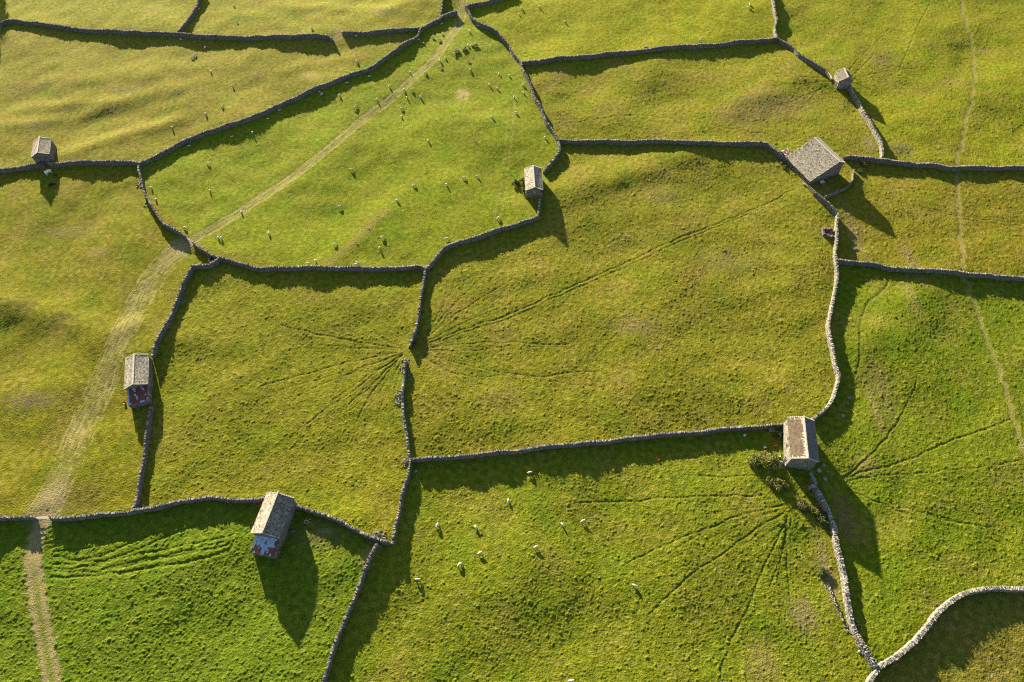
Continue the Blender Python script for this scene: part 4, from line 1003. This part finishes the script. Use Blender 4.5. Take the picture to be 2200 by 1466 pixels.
cow(110, 396, 10, LIE, lambda x, y, z: BK, 'black cow lying in the shadow of the upper left barn', 1.7)

# ------------------------------------------------------------------ trees outside the upper left corner, their shade falls into the picture
def tree(px, py, h, r, label):
    g = at(px, py); root = empty('tree', (g[0], g[1], gz(g[0], g[1]))); tag(root, label, 'tree', 'trees'); rr = random.Random(px)
    t = MB(); t.tube([(0, 0, -.3), (.1, 0, h * .3), (.15, .1, h * .55)], [.45, .33, .2], (.12, .1, .08), 9)
    for i in range(9):
        a = i * .7 + rr.random(); t.tube([(.1, .05, h * (.28 + .02 * i)), (math.cos(a) * r * .4, math.sin(a) * r * .4, h * .55), (math.cos(a) * r * .75, math.sin(a) * r * .75, h * rr.uniform(.6, .85))], [.16, .1, .03], (.12, .1, .08), 6)
    t.build('trunk', M_BARK, root)
    n = 5000; ncl = 70; cl = rng.normal(0, 1, (ncl, 3)); cl /= np.linalg.norm(cl, axis=1)[:, None]; cl = cl * rng.uniform(.4, 1, (ncl, 1)) * (r, r, h * .34) + (0, 0, h * .64)
    k = rng.integers(0, ncl, n); v = rng.normal(0, 1, (n, 3)); v /= np.linalg.norm(v, axis=1)[:, None]; ctr = cl[k] + v * rng.uniform(.2, 1.2, (n, 1)) * r * .24
    u = rng.normal(0, 1, (n, 3)); u /= np.linalg.norm(u, axis=1)[:, None]; w = np.cross(u, v); w /= np.linalg.norm(w, axis=1)[:, None] + 1e-9; sz = rng.uniform(.25, .5, (n, 1))
    P = np.stack([ctr - u * sz, ctr + w * sz * .6, ctr + u * sz, ctr - w * sz * .6], 1).reshape(-1, 3)
    c = np.array(DG)[rng.integers(0, 3, n)] * rng.uniform(.7, 1.3, (n, 1)); lf = MB(); lf.add(P, np.arange(4 * n).reshape(n, 4), c); lf.build('crown', M_LEAF, root)
tree(-29, -82, 14, 6.0, 'broad green tree just beyond the upper left corner')
tree(-38, -14, 11, 5.0, 'rounder green tree beyond the left edge, nearer the long wall')

# ------------------------------------------------------------------ light, sky, camera
w = bpy.data.worlds.new('World'); SC.world = w; w.use_nodes = True; nt = w.node_tree
sky = nt.nodes.new('ShaderNodeTexSky'); sky.sky_type = 'NISHITA'; sky.sun_disc = False
sky.sun_elevation = SUN_EL; sky.sun_rotation = -SUN_AZ; sky.altitude = 300
bg = nt.nodes['Background']; bg.inputs['Strength'].default_value = .052
nt.links.new(sky.outputs['Color'], bg.inputs['Color'])
sl = bpy.data.lights.new('Sun', 'SUN'); sl.energy = 5.0; sl.angle = R(.7); sl.color = (1.0, .89, .62)
so = link(bpy.data.objects.new('Sun', sl))
from mathutils import Vector
so.rotation_euler = Vector((math.sin(SUN_AZ) * math.cos(SUN_EL), -math.cos(SUN_AZ) * math.cos(SUN_EL), -math.sin(SUN_EL))).to_track_quat('-Z', 'Y').to_euler()
so.location = (-60, 250, 90)
cam = bpy.data.cameras.new('Camera'); cam.sensor_width = 36; cam.lens = FPX / PW * 36; cam.clip_end = 8000; cam.clip_start = 1
co_ = link(bpy.data.objects.new('Camera', cam)); co_.location = (0, 0, CAMH); co_.rotation_euler = (math.pi / 2 - PITCH, 0, 0); SC.camera = co_
SC.view_settings.view_transform = 'Standard'; SC.view_settings.look = 'None'; SC.view_settings.gamma = 1.0
SC.view_settings.exposure = 2.4
SC.cycles.use_denoising = False; SC.cycles.filter_width = 1.15
SC.cycles.max_bounces = 4; SC.cycles.diffuse_bounces = 2
